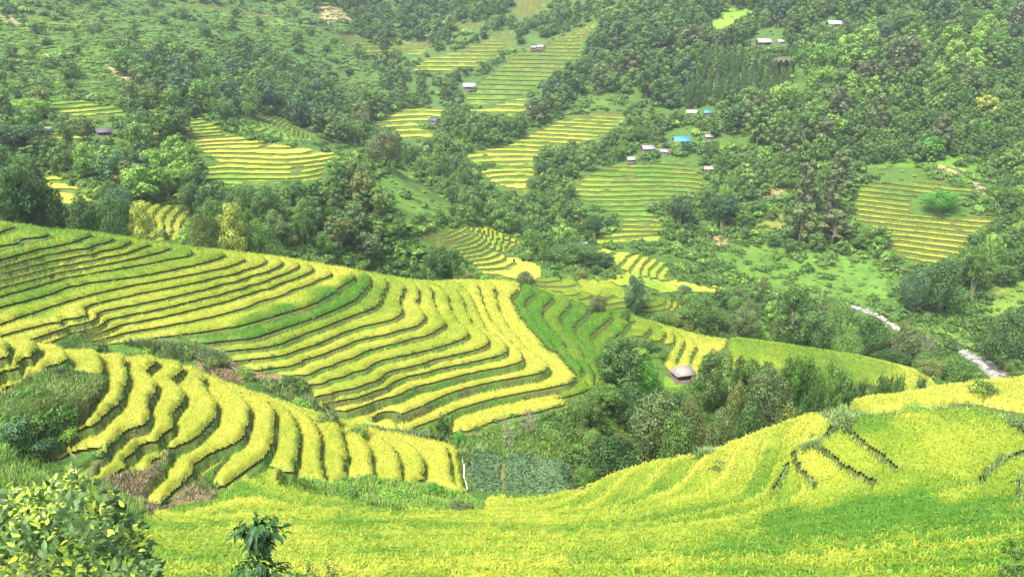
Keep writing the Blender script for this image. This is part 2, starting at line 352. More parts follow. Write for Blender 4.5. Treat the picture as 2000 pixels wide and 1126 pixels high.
# ripeness marks: place in the picture -> 0 green .. 1 yellow
RIPE = {
 'main': [(50,440,.15),(0,480,.3),(150,470,.25),(300,480,.2),(50,520,.2),(40,560,.12),(60,585,.1),(0,570,.15),(150,520,.55),(250,510,.35),(400,500,.3),(200,560,.3),(120,580,.25),(60,610,.3),(50,645,.9),(150,610,.85),(150,650,.85),(260,590,.65),(350,550,.5),(430,530,.45),(350,600,.8),(300,640,.95),(500,545,.75),(500,570,.7),(450,590,.75),(420,610,.8),(600,540,.8),(660,530,.95),(640,552,.95),(560,588,.95),(480,610,.9),(430,632,.9),(640,575,.12),(560,605,.1),(500,625,.15),(690,560,.08),(640,605,.1),(560,635,.12),(480,650,.12),(430,665,.2),(720,575,.15),(670,625,.3),(560,660,.35),(480,680,.4),(760,600,.45),(700,635,.75),(600,680,.8),(500,700,.85),(810,600,.85),(790,635,.9),(650,680,.9),(850,600,.9),(740,670,.9),(620,720,.95),(880,620,.55),(880,590,.5),(820,680,.6),(700,710,.7),(650,730,.6),(900,600,.6),(930,640,.75),(850,695,.75),(720,740,.6),(660,765,.65),(950,600,.97),(930,570,.95),(990,650,.97),(900,710,.95),(850,740,.95),(1000,690,.97),(1060,690,.97),(1040,640,.97),(1100,730,.97),(980,760,.95),(840,790,.95),(700,800,.95),(1050,795,.97),(950,830,.85),(900,560,.5),(850,540,.6),(780,535,.5)],
 'right': [(1040,600,.1),(1100,640,.05),(1150,700,.1),(1100,700,.15),(1120,770,.4),(1150,620,.1),(1200,640,.15),(1270,640,.35),(1310,650,.6),(1330,690,.95),(1360,690,.97),(1400,690,.9),(1345,730,.95)],
 'tail': [(1450,690,.2),(1600,710,.15),(1700,720,.25),(1780,745,.75),(1440,730,.8)],
 'spur': [(0,700,.95),(400,800,.97),(800,900,.97),(560,900,.75)],
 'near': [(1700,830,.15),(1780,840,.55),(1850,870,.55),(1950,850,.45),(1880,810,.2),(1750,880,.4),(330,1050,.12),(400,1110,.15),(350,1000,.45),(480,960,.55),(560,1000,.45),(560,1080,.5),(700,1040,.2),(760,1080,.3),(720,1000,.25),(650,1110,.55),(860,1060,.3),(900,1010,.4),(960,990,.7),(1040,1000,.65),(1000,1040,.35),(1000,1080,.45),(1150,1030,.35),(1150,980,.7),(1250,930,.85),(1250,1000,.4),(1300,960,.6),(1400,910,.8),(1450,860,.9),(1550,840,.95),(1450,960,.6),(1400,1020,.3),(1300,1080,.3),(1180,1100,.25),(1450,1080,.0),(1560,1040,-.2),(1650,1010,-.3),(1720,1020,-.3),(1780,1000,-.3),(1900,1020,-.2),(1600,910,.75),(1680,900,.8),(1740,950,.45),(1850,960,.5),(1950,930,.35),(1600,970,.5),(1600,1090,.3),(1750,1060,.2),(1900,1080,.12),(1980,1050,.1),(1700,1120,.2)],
 'hump': [(1700,795,.8),(1850,760,.92),(1950,780,.85)],
 'A': [(450,285,.95),(560,300,.95),(640,305,.95),(560,330,.5),(450,345,.35),(600,350,.4)],
 'J': [(270,400,.8),(340,410,.5),(330,440,.85)], 'K': [(120,370,.85)], 'Q': [(120,200,.15),(150,225,.7),(220,220,.35)], 'Rr': [(390,245,.4)], 'Ss': [(550,250,.25)],
 'Ya': [(120,264,.9)], 'Yb': [(300,260,.6)], 'B': [(780,230,.85),(820,280,.9)], 'V': [(1000,205,.85),(1010,225,.45)],
 'M': [(960,180,.1),(1020,150,.15),(1060,110,.12),(1110,70,.8),(1150,45,.75),(1100,90,.5)], 'Ll': [(850,130,.75),(820,160,.65),(960,85,.6),(900,120,.7)],
 'Nn': [(1030,20,.3)], 'Ob': [(900,55,.2)], 'Pb': [(680,80,.35),(810,95,.85)], 'Tt': [(100,45,.3)], 'Tu': [(400,10,.2),(520,38,.3)],
 'C': [(930,310,.7),(1000,300,.8),(1100,250,.75),(1200,235,.6),(1020,275,.7)], 'D': [(990,345,.9),(1010,362,.97),(1000,328,.75)],
 'E': [(1200,350,.1),(1320,340,.1),(1150,370,.25),(1250,400,.2),(1240,440,.4),(1230,465,.6)],
 'Ff': [(1720,415,.85),(1820,440,.85),(1800,490,.8),(1750,370,.1),(1820,360,.5)],
 'G': [(850,460,.4),(930,455,.45),(900,485,.5),(960,480,.5),(980,520,.75),(1040,545,.85)], 'H': [(1240,510,.7),(1270,540,.45),(1200,520,.6),(1350,560,.7)], 'I': [(1100,560,.3),(1200,575,.3),(1180,552,.7),(1290,595,.15),(1310,608,.6)],
}
def ripe_at(name, px, py):
    P = np.array(RIPE[name], float)
    d = (px[..., None] - P[:, 0]) ** 2 + (1.8 * (py[..., None] - P[:, 1])) ** 2 + 16
    w = d ** -2
    return (w * P[:, 2]).sum(-1) / w.sum(-1)

# ------------------------------------------------------------------ ground grid
def seg(a, b, n): return np.linspace(math.log(a + 20), math.log(b + 20), n, endpoint=False)
V = np.concatenate([seg(-8, 23, 40), seg(23, 60, 170), seg(60, 130, 390), seg(130, 350, 380), seg(350, 600, 250), seg(600, 640, 10), seg(640, 850, 20)])
NU = 600
U = np.linspace(-0.73, 0.73, NU)
UU, VV = np.meshgrid(U, V)
GY = np.exp(VV) - 20.0
GX = UU * (GY + 20.0)
GB = interp_w(UU, VV) * (GY + 20.0)
PX, PY = project(GX, GY, GB)
nr, nc = GB.shape
fieldv = np.full(GB.shape, -1)
for fi, f in enumerate(FIELDS):
    jx = PX + (vnoise(GX, GY, 2.0) - .5) * 4; jy = PY + (vnoise(GX + 50, GY, 2.0) - .5) * 3
    m = inpoly(jx, jy, f['poly']) & (GY > f['y'][0]) & (GY < f['y'][1])
    if f['n'] == 'spur': m &= (GB > -37.7) & (GY < 72)
    if f['n'] == 'main': m &= (GB > -41.75) & ((PX > 880) | (GB > -40.5))
    fieldv[m] = fi
GAPS = [[(1650,848),(1690,880),(1745,922)], [(1600,884),(1640,917),(1705,954)], [(1548,893),(1560,925),(1590,957)], [(1538,915),(1520,945),(1512,960)], [(2015,888),(1960,905),(1925,928),(1916,952)], [(1995,940),(1990,980)]]
def polydist(px, py, L):
    d = np.full(px.shape, 1e9)
    for (ax, ay), (bx_, by_) in zip(L[:-1], L[1:]):
        vx, vy = bx_ - ax, by_ - ay
        t = np.clip(((px - ax) * vx + (py - ay) * vy) / (vx * vx + vy * vy), 0, 1)
        d = np.minimum(d, np.hypot(px - ax - t * vx, py - ay - t * vy))
    return d
nm_ = (GY > 22) & (GY < 62)
jx = PX + (vnoise(GX, GY, 1.0) - .5) * 8
for L in GAPS:
    g_ = np.zeros(GB.shape, bool); g_[nm_] = polydist(jx[nm_], PY[nm_], L) < 2.9
    fieldv[g_] = -1
GZ = GB.copy()
tu = np.zeros(GB.shape); tl = np.full(GB.shape, -1); th = np.zeros(GB.shape); tz = np.full(GB.shape, 1e9)
RWD = {'spur': .07, 'main': .11, 'right': .12}
RW = 0.15
for fi, f in enumerate(FIELDS):
    RW = RWD.get(f['n'], .17)
    m = fieldv == fi
    if not m.any(): continue
    L = np.array(f['lv'], float)
    zz = GB[m] + (vnoise(GX[m], GY[m], 3.0) - .5) * (.07 if f['y'][0] < 150 else .22)
    k = np.clip(np.searchsorted(L, zz, side='right') - 1, 0, len(L) - 2)
    z0 = L[k]; h = L[k + 1] - z0
    u = np.clip((zz - z0) / h, 0, 1)
    s = np.clip((u - (1 - RW)) / RW, 0, 1)
    s = s * s * (3 - 2 * s)
    smooth_step = f['n'] in ('near',)
    zt = z0 + h * s
    if smooth_step:
        zt = .9 * zt + .1 * zz
        kk = np.clip((PX[m] - 1480) / 60, 0, 1) * np.clip((990 - PY[m]) / 30, 0, 1)
        zt = zt * (1 - kk) + zz * kk; u = u * (1 - kk) + .23 * kk
    if f['n'] == 'right': kk = np.clip((PX[m] - 1375) / 35, 0, 1); zt = zt * (1 - kk) + zz * kk
    if f['n'] in ('tail', 'hump'): zt = zz; k = k * 0; u = u * 0 + .5
    GZ[m] = zt
    tu[m] = u; tl[m] = k; th[m] = h
    if f['n'] not in ('near', 'tail', 'hump'): tz[m] = z0 + .06
free = fieldv < 0
ff_ = free.astype(float)
for ax in (0, 1):
    for _ in range(2):
        c_ = np.cumsum(np.pad(ff_, [(13, 12) if a == ax else (0, 0) for a in (0, 1)], 'edge'), axis=ax)
        ff_ = (np.take(c_, range(25, c_.shape[ax]), axis=ax) - np.take(c_, range(0, c_.shape[ax] - 25), axis=ax)) / 25
relief = ((vnoise(GX, GY, 38.0) - .5) * 9 + (vnoise(GX + 40, GY, 17.0) - .5) * 3.5) * np.clip((ff_ - .45) * 2.2, 0, 1) * np.clip((GY - 240) / 140, 0, 1)
GZ = GZ + relief
amp = np.clip((GY - 25) / 200.0, 0, 1) * 1.6
GZ = np.where(free, GZ + (vnoise(GX, GY, 9.0) - .5) * amp + (vnoise(GX, GY, 1.3) - .5) * .22, GZ + (vnoise(GX, GY, 1.0) - .5) * .05)
GPX, GPY = PX, PY

def ground_z(X, Y):
    """height of the finished ground at a place"""
    X = np.atleast_1d(np.asarray(X, float)); Y = np.atleast_1d(np.asarray(Y, float))
    u, v = tow(X, Y)
    fu = np.clip((u - U[0]) / (U[1] - U[0]), 0, NU - 1.001)
    iv = np.clip(np.searchsorted(V, v) - 1, 0, nr - 2)
    fv = np.clip((v - V[iv]) / (V[iv + 1] - V[iv]), 0, 1)
    iu = fu.astype(int); fu = fu - iu
    return (GZ[iv, iu]*(1-fu)+GZ[iv, iu+1]*fu)*(1-fv) + (GZ[iv+1, iu]*(1-fu)+GZ[iv+1, iu+1]*fu)*fv
def gz(X, Y): return float(ground_z(X, Y)[0])

# ------------------------------------------------------------------ mesh + material helpers
def mesh_np(name, v, faces, smooth=False):
    """faces: (n,3) or (n,4) int array, or a list of such arrays"""
    me = bpy.data.meshes.new(name)
    if not isinstance(faces, list): faces = [faces]
    faces = [np.asarray(f, dtype=np.int32) for f in faces if len(f)]
    v = np.asarray(v, dtype=np.float32)
    me.vertices.add(len(v)); me.vertices.foreach_set('co', v.ravel())
    nl = sum(f.size for f in faces); npoly = sum(len(f) for f in faces)
    me.loops.add(nl); me.polygons.add(npoly)
    me.loops.foreach_set('vertex_index', np.concatenate([f.ravel() for f in faces]))
    tot = np.concatenate([np.full(len(f), f.shape[1], np.int32) for f in faces])
    st = np.concatenate([[0], np.cumsum(tot)[:-1]]).astype(np.int32)
    me.polygons.foreach_set('loop_start', st)
    if smooth: me.polygons.foreach_set('use_smooth', np.ones(npoly, bool))
    me.update(calc_edges=True)
    return me
def setcol(me, name, c):
    a = me.attributes.new(name, 'FLOAT_COLOR', 'POINT')
    c = np.asarray(c, np.float32)
    if c.shape[1] == 3: c = np.concatenate([c, np.ones((len(c), 1), np.float32)], 1)
    a.data.foreach_set('color', c.ravel())
def link(name, me, mat=None, parent=None, **props):
    o = bpy.data.objects.new(name, me)
    COL.objects.link(o)
    if mat is not None and me is not None and len(me.materials) == 0: me.materials.append(mat)
    if parent is not None: o.parent = parent
    for k, v in props.items(): o[k] = v
    return o
def thing(name, loc, label, category, group=None, rz=0.0):
    o = bpy.data.objects.new(name, None)
    COL.objects.link(o)
    o.empty_display_size = .3
    o.location = loc; o.rotation_euler = (0, 0, rz)
    o['label'] = label; o['category'] = category
    if group: o['group'] = group
    return o

class NT:
    def __init__(s, name):
        s.m = bpy.data.materials.new(name); s.m.use_nodes = True
        s.t = s.m.node_tree; s.t.nodes.clear()
        s.out = s.t.nodes.new('ShaderNodeOutputMaterial')
    def n(s, typ, **kw):
        x = s.t.nodes.new(typ)
        for k, v in kw.items(): setattr(x, k, v)
        return x
    def l(s, a, b): s.t.links.new(a, b)
    def noise(s, scale, detail=3, coord=None, rough=.55):
        x = s.n('ShaderNodeTexNoise'); x.inputs['Scale'].default_value = scale; x.inputs['Detail'].default_value = detail; x.inputs['Roughness'].default_value = rough
        if coord is not None: s.l(coord, x.inputs['Vector'])
        return x.outputs['Fac']
    def mix(s, fac, a, b, blend='MIX'):
        x = s.n('ShaderNodeMix', data_type='RGBA', blend_type=blend)
        for sock, v in ((x.inputs[0], fac), (x.inputs[6], a), (x.inputs[7], b)):
            if hasattr(v, 'links'): s.l(v, sock)
            elif isinstance(v, (int, float)): sock.default_value = v
            else: sock.default_value = (*v, 1)
        return x.outputs[2]
    def ramp(s, fac, a, b, lo=0., hi=1.):
        x = s.n('ShaderNodeMapRange'); x.inputs[1].default_value = a; x.inputs[2].default_value = b
        x.inputs[3].default_value = lo; x.inputs[4].default_value = hi
        s.l(fac, x.inputs[0]); return x.outputs[0]
    def math(s, op, a, b):
        x = s.n('ShaderNodeMath', operation=op)
        for sock, v in ((x.inputs[0], a), (x.inputs[1], b)):
            if hasattr(v, 'links'): s.l(v, sock)
            else: sock.default_value = v
        return x.outputs[0]
    def diffuse(s, col, rough=.8, bump=None, bstr=.4, bdist=.1, transl=0.0, spec=.2):
        p = s.n('ShaderNodeBsdfPrincipled')
        p.inputs['Roughness'].default_value = rough
        p.inputs['Specular IOR Level'].default_value = spec
        if hasattr(col, 'links'): s.l(col, p.inputs['Base Color'])
        else: p.inputs['Base Color'].default_value = (*col, 1)
        if bump is not None:
            b = s.n('ShaderNodeBump'); b.inputs['Strength'].default_value = bstr; b.inputs['Distance'].default_value = bdist
            s.l(bump, b.inputs['Height']); s.l(b.outputs[0], p.inputs['Normal'])
        sh = p.outputs[0]
        if transl > 0:
            t = s.n('ShaderNodeBsdfTranslucent')
            if hasattr(col, 'links'): s.l(col, t.inputs[0])
            else: t.inputs[0].default_value = (*col, 1)
            mx = s.n('ShaderNodeMixShader'); mx.inputs[0].default_value = transl
            s.l(sh, mx.inputs[1]); s.l(t.outputs[0], mx.inputs[2]); sh = mx.outputs[0]
        s.l(sh, s.out.inputs[0])
        return s.m

def m_ground():
    t = NT('ground_cover'); g = t.n('ShaderNodeNewGeometry').outputs['Position']
    a = t.n('ShaderNodeAttribute', attribute_name='col').outputs['Color']
    n1 = t.noise(.35, 5, g); n2 = t.noise(2.6, 4, g); n3 = t.noise(.06, 3, g)
    c = t.mix(t.ramp(n2, .3, .7, .25, 1), t.mix(1.0, a, (.45, .5, .4), 'MULTIPLY'), a)
    n4 = t.noise(7.0, 3, g); c = t.mix(t.ramp(n4, .35, .65, 0, .6), c, t.mix(1.0, c, (.55, .7, .5), 'MULTIPLY'))
    c = t.mix(t.ramp(n1, .35, .7, 0, .7), c, t.mix(1.0, c, (1.45, 1.25, .8), 'MULTIPLY'))
    c = t.mix(t.ramp(n3, .35, .65, 0, .5), c, t.mix(1.0, c, (.7, .95, .8), 'MULTIPLY'))
    return t.diffuse(c, .9, n2, .8, .25)
def m_attr(name, transl=.25, rough=.6, spec=.2):
    t = NT(name)
    a = t.n('ShaderNodeAttribute', attribute_name='col').outputs['Color']
    return t.diffuse(a, rough, transl=transl, spec=spec)
def m_leaf(name, ca, cb, transl=.3):
    """foliage whose tone differs from plant to plant (object random) and from leaf to leaf (attribute)"""
    t = NT(name)
    r = t.n('ShaderNodeObjectInfo').outputs['Random']
    v = t.n('ShaderNodeAttribute', attribute_name='col').outputs['Color']
    c = t.mix(r, ca, cb)
    c = t.mix(1.0, c, v, 'MULTIPLY')
    return t.diffuse(c, .55, transl=transl, spec=.25)
def m_plain(name, c, rough=.8, ns=8., var=.35, metal=0, spec=.3, bd=.03):
    t = NT(name); g = t.n('ShaderNodeTexCoord').outputs['Object']
    n = t.noise(ns, 4, g)
    col = t.mix(t.ramp(n, .3, .7, 0, 1), tuple(x * (1 - var) for x in c), tuple(min(1, x * (1 + var)) for x in c))
    m = t.diffuse(col, rough, n, .5, bd, spec=spec)
    return m

# ------------------------------------------------------------------ ground sheet
GREEN = np.array([.08, .15, .028])
colv = np.empty(GB.shape + (3,))
colv[:] = GREEN
far = np.clip((GY - 230) / 200, 0, 1)[..., None]
colv = colv * (1 - far) + np.array([.08, .145, .04]) * far
GRASS = [  # open grassy or bare ground as seen: outline, colour, distances
 ([(1395,500),(1500,480),(1700,500),(1760,520),(1730,600),(1600,585),(1450,545)], (.12,.22,.04), (190,260)),
 ([(1915,560),(2100,530),(2100,640),(1980,630),(1910,640),(1930,600)], (.17,.26,.045), (170,260)),
 ([(690,350),(760,335),(880,400),(900,440),(800,445),(720,400)], (.12,.21,.04), (180,270)),
 ([(780,300),(870,310),(880,360),(830,350)], (.11,.21,.03), (230,360)),
 ([(0,60),(200,70),(280,120),(200,150),(130,110),(0,110)], (.10,.18,.035), (280,500)),
 ([(170,20),(480,0),(600,70),(560,130),(440,110),(250,60)], (.085,.16,.04), (280,600)),
 ([(530,70),(680,80),(760,180),(700,200),(600,170),(500,120)], (.085,.16,.04), (280,600)),
 ([(1385,40),(1450,0),(1480,0),(1440,45),(1400,60)], (.20,.33,.05), (350,600)),
 ([(1690,320),(1800,300),(1900,300),(1960,290),(1900,340),(1830,330)], (.12,.24,.03), (200,360)),
 ([(1120,150),(1250,130),(1280,200),(1180,215),(1110,195)], (.09,.17,.035), (300,500)),
 ([(430,30),(545,55),(600,60),(560,40),(470,10)], (.16,.27,.05), (300,620)),
 ([(240,130),(285,160),(270,165),(205,130)], (.38,.31,.17), (280,400)),
 ([(0,35),(40,45),(75,55),(60,60),(0,45)], (.35,.27,.19), (280,520)),
 ([(610,15),(660,15),(690,45),(640,50)], (.40,.28,.20), (380,650)),
 ([(500,10),(530,15),(540,30),(515,28)], (.38,.26,.19), (380,650)),
 ([(1485,375),(1535,360),(1520,385),(1490,392)], (.33,.23,.15), (200,330)),
 ([(1490,425),(1530,420),(1545,440),(1500,455),(1480,445)], (.22,.24,.07), (200,330)),
 ([(1835,318),(1885,325),(1880,337),(1835,330)], (.38,.28,.20), (200,360)),
 ([(1893,345),(1905,343),(1925,375),(1918,380)], (.38,.28,.20), (200,360)),
 ([(1385,460),(1410,455),(1425,480),(1400,485)], (.30,.22,.16), (190,330)),
 ([(370,685),(405,690),(470,712),(545,728),(560,738),(510,745),(440,745),(385,715)], (.24,.16,.11), (60,95)),
 ([(1290,265),(1297,263),(1292,285),(1312,298),(1305,303),(1284,287)], (.42,.30,.16), (250,400)),
 ([(1940,570),(1965,562),(1950,580),(1930,583)], (.30,.24,.13), (170,260)),
 ([(1310,735),(1360,745),(1300,792),(1290,760)], (.16,.28,.03), (80,125)),
 ([(1120,905),(1145,880),(1150,935),(1125,955),(1100,965)], (.28,.20,.12), (50,75)),
 ([(880,895),(905,895),(915,965),(900,965)], (.16,.14,.07), (50,75)),
 ([(976,905),(988,905),(990,950),(980,955)], (.17,.16,.07), (50,75)),
 ([(150,770),(185,755),(170,830),(90,870),(95,840)], (.20,.14,.10), (40,62)),
 ([(200,900),(300,905),(420,970),(300,1010),(230,960)], (.20,.15,.10), (38,60)),
]
for poly, c, yr in GRASS:
    js_ = 34 if c[0] < c[1] else 10
    jx = PX + (vnoise(GX, GY, 4.0) - .5) * js_; jy = PY + (vnoise(GX + 90, GY, 4.0) - .5) * js_ * .65
    m = inpoly(jx, jy, poly) & (GY > yr[0]) & (GY < yr[1]) & free
    k_ = vnoise(GX[m], GY[m], 6.0)[:, None] * .55 + .25
    colv[m] = np.where(k_ > 2, 0, np.array(c) * (1.18 - .45 * k_)) if c[0] < c[1] else np.array(c)
infield = ~free
NEARI = [f['n'] for f in FIELDS].index('near')
bank = infield & ((tu > .84) | (tu < .04)) & (fieldv != NEARI)
bn = vnoise(GX, GY, 2.5)[..., None]
bn = np.clip(bn * 1.5 - .6, 0, 1)
bcol = np.array([.10, .18, .04]) * (1 - bn) + np.array([.15, .12, .06]) * bn
bcol = np.where(GY[..., None] < 150, bcol, np.array([.14, .21, .045]) * (.7 + .6 * bn))
colv[infield] = np.array([.10, .11, .03])
colv[bank] = bcol[bank]
gi = np.arange(nr * nc).reshape(nr, nc)
gf = np.stack([gi[:-1, :-1], gi[:-1, 1:], gi[1:, 1:], gi[1:, :-1]], -1).reshape(-1, 4)
gme = mesh_np('ground', np.stack([GX, GY, GZ], -1).reshape(-1, 3), gf, smooth=True)
setcol(gme, 'col', colv.reshape(-1, 3))
ground = link('terraced_hillside_ground', gme, m_ground(), kind='structure')

# ------------------------------------------------------------------ rice
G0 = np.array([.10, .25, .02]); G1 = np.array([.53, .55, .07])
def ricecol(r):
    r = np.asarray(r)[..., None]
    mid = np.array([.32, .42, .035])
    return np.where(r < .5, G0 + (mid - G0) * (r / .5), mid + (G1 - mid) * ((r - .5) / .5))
RICE_MAT = m_attr('rice', .35, .55, .25)
BEAN_MAT = m_attr('bean_leaf', .3, .5, .3)
cf = fieldv[:-1, :-1]
same = (fieldv[1:, :-1] == cf) & (fieldv[:-1, 1:] == cf) & (fieldv[1:, 1:] == cf)
cu_ = (tu[:-1, :-1] + tu[1:, :-1] + tu[:-1, 1:] + tu[1:, 1:]) / 4
cl = tl[:-1, :-1]
samef = same.copy()
same &= (tl[1:, :-1] == cl) & (tl[:-1, 1:] == cl) & (tl[1:, 1:] == cl)
cx = (GX[:-1, :-1] + GX[1:, 1:]) / 2; cy = (GY[:-1, :-1] + GY[1:, 1:]) / 2
carea = (GX[:-1, 1:] - GX[:-1, :-1]) * (GY[1:, :-1] - GY[:-1, :-1])
cpx = (PX[:-1, :-1] + PX[1:, 1:]) / 2; cpy = (PY[:-1, :-1] + PY[1:, 1:]) / 2
FLAB = {
 'main': ('broad spur of curving rice terraces sweeping across the middle, yellow on its nose and green to the left', 'rice field'),
 'right': ('green rice terraces stepping down east of the yellow nose, ending in yellow strips above the thatched hut', 'rice field'),
 'tail': ('pale green narrow rice field along the ridge behind the bamboo clumps', 'rice field'),
 'spur': ('bright yellow rice terraces on the low spur above the citrus shrub, edged with bean plants', 'rice field'),
 'near': ('nearest rice field, yellow-green bowl with faint steps filling the bottom of the view', 'rice field'),
 'hump': ('golden rice strip on the right crest behind the small gnarled tree', 'rice field'),
 'A': ('golden terraced rice field on top of the wooded mid ridge at left', 'rice field'),
 'J': ('small curved yellow rice terraces among trees just above the crest of the big spur at left', 'rice field'),
 'K': ('little yellow rice steps between dark bamboo at the far left', 'rice field'),
 'Q': ('green rice steps on the left slope above the brown wooden huts', 'rice field'),
 'Rr': ('striped green rice steps just behind the golden ridge-top field', 'rice field'),
 'Ss': ('narrow green rice steps climbing a gap in the woods behind the golden ridge-top field', 'rice field'),
 'Ya': ('thin golden rice strip beside the leftmost wooden hut', 'rice field'),
 'Yb': ('thin rice strip below the smallest wooden hut on the left ridge', 'rice field'),
 'B': ('yellow striped rice terraces beside the grey-roofed farmhouse in the valley centre', 'rice field'),
 'V': ('small yellow-green rice steps at the foot of the long green terraced slope', 'rice field'),
 'M': ('long green terraced slope rising to pale yellow steps by the far farmhouse', 'rice field'),
 'Ll': ('pale yellow rice terraces left of the dark tree line high in the valley', 'rice field'),
 'Nn': ('faint green rice steps at the very top centre of the view', 'rice field'),
 'Ob': ('small dull green rice steps high in the valley, left of the tree belt', 'rice field'),
 'Pb': ('far pale rice patch between wooded gullies, upper left of centre', 'rice field'),
 'Tt': ('faint rice steps on the far hill at the top left corner', 'rice field'),
 'Tu': ('faint long rice steps on the far hill near the top edge, left of the bare landslip', 'rice field'),
 'C': ('yellow-green rice terraces stepping down the middle of the valley between two belts of trees', 'rice field'),
 'D': ('bright yellow rice patch in the valley centre, lowest of its slope', 'rice field'),
 'E': ('striped green rice terraces below the blue-roofed house', 'rice field'),
 'Ff': ('rows of golden rice terraces on the right bank above the stony river', 'rice field'),
 'G': ('small green and gold rice terraces tucked behind the crest of the big spur', 'rice field'),
 'H': ('yellow-edged rice terraces curving round a knoll right of the shrubby mound', 'rice field'),
 'I': ('green rice terraces around the lone tree behind the big spur', 'rice field'),
}
def uedge(u): return np.clip(.40 - u * 2.3, -.26, .40)
def rice_field(fi, f):
    n = f['n']
    inn = (cf == fi) & (samef if n == 'near' else same)
    hr = 1 - RWD.get(n, .17) + .05
    lo = .02
    if f['beans']: lo = .03 if n == 'spur' else .06
    if n in ('near', 'tail', 'hump'): lo, hr = 0.0, 1.01
    hb = hr - .04 if n not in ('near', 'tail', 'hump') else 9
    cells = inn & (cu_ >= lo) & (cu_ <= hr)
    if f['y'][0] > 150: cells &= vnoise(cx + 31, cy, 5.0) < .86
    if not cells.any(): return
    lab, cat = FLAB[n]
    yy = cy[cells].mean(); xx = cx[cells].mean()
    z0 = gz(xx, yy)
    root = thing('rice_field', (float(xx), float(yy), z0), lab, cat, 'terraced rice fields')
    org = np.array([xx, yy, z0])
    near = f['y'][0] < 150
    for lev in np.unique(cl[cells]):
        c = cells & (cl == lev)
        if c.sum() < (12 if near else 5): continue
        ii, jj = np.nonzero(c)
        lvo = float(rng.normal(0, .13 if n == 'near' else .09 if near else .05))
        vm = np.zeros((nr, nc), np.int8)
        for a, b in ((0, 0), (1, 0), (0, 1), (1, 1)): np.add.at(vm, (ii + a, jj + b), 1)
        vi, vj = np.nonzero(vm)
        idx = -np.ones((nr, nc), np.int64); idx[vi, vj] = np.arange(len(vi))
        interior = vm[vi, vj] == 4
        full = vm == 4
        ring2 = full[vi, vj] & full[np.clip(vi-1,0,nr-1), vj] & full[np.clip(vi+1,0,nr-1), vj] & full[vi, np.clip(vj-1,0,nc-1)] & full[vi, np.clip(vj+1,0,nc-1)]
        X = GX[vi, vj]; Y = GY[vi, vj]; Z = GS[vi, vj]
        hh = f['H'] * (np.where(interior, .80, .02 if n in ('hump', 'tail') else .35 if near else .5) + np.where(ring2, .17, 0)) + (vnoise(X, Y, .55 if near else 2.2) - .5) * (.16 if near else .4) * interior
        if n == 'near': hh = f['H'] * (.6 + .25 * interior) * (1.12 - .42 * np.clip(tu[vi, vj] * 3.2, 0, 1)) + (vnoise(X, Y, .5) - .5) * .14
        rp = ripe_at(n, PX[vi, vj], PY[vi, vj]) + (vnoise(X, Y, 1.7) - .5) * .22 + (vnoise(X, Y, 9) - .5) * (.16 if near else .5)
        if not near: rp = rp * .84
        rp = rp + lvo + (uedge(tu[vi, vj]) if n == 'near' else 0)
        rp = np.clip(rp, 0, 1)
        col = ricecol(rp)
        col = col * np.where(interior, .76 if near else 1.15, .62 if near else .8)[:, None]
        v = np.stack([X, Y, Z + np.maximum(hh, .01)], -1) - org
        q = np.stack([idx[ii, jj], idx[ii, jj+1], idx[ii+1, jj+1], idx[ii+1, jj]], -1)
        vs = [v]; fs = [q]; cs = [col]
        # leaf blades and drooping ears
        ym = cy[c].mean()
        d_ = {'near': 88, 'hump': 62}.get(n, 110 if n == 'spur' else (46 if ym < 105 else 32) if near else (2.2 if ym < 260 else .9))
        tb = bool(n in ('near', 'paddock', 'hump'))
        ar = carea[c]
        vis = (cpx[c] > -260) & (cpx[c] < 2300) & (cpy[c] < 1230)
        ar = ar * vis * (cu_[c] < hb)
        wgt = 1.0
        if tb:  # more plants where they stand closest
            wgt = np.clip((42.0 / cy[c]) ** 2, .45, 2.3)
        cnt = int((ar * wgt).sum() * d_)
        if cnt > 3:
            p = ar * wgt; p = p / p.sum()
            k = rng.choice(len(ii), cnt, p=p)
            a = rng.random(cnt); b = rng.random(cnt)
            I = ii[k]; J = jj[k]
            def bl(F): return (F[I, J]*(1-a)*(1-b) + F[I, J+1]*a*(1-b) + F[I+1, J]*(1-a)*b + F[I+1, J+1]*a*b)
            bx, by, bz = bl(GX), bl(GY), bl(GS)
            hv = np.zeros((nr, nc)); hv[vi, vj] = hh
            bh = bl(hv)
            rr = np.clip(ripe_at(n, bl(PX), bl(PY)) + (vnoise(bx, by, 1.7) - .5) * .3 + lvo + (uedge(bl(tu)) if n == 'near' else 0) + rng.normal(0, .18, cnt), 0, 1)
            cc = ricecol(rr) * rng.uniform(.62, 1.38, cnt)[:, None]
            dist = by
            sc = np.clip(dist / 60, .62, 1.9) if near else np.clip(dist / 170, 1, 2.4)
            w = rng.uniform(.03, .06, cnt) * sc * (1 if near else 2.6)
            ln = rng.uniform(.2, .36, cnt) * (1 if near else 1.3) * np.where(sc > 1, np.minimum(sc, 1.35), 1)
            an = rng.random(cnt) * 6.283; le = rng.uniform(.25, .85, cnt)
            dx, dy = np.cos(an), np.sin(an); px_, py_ = -dy, dx
            base = np.stack([bx, by, bz + bh - .08], -1)
            side = np.stack([px_ * w, py_ * w, np.zeros(cnt)], -1) * .5
            top = base + np.stack([dx * ln * le, dy * ln * le, ln * np.sqrt(np.maximum(.05, 1 - le ** 2))], -1)
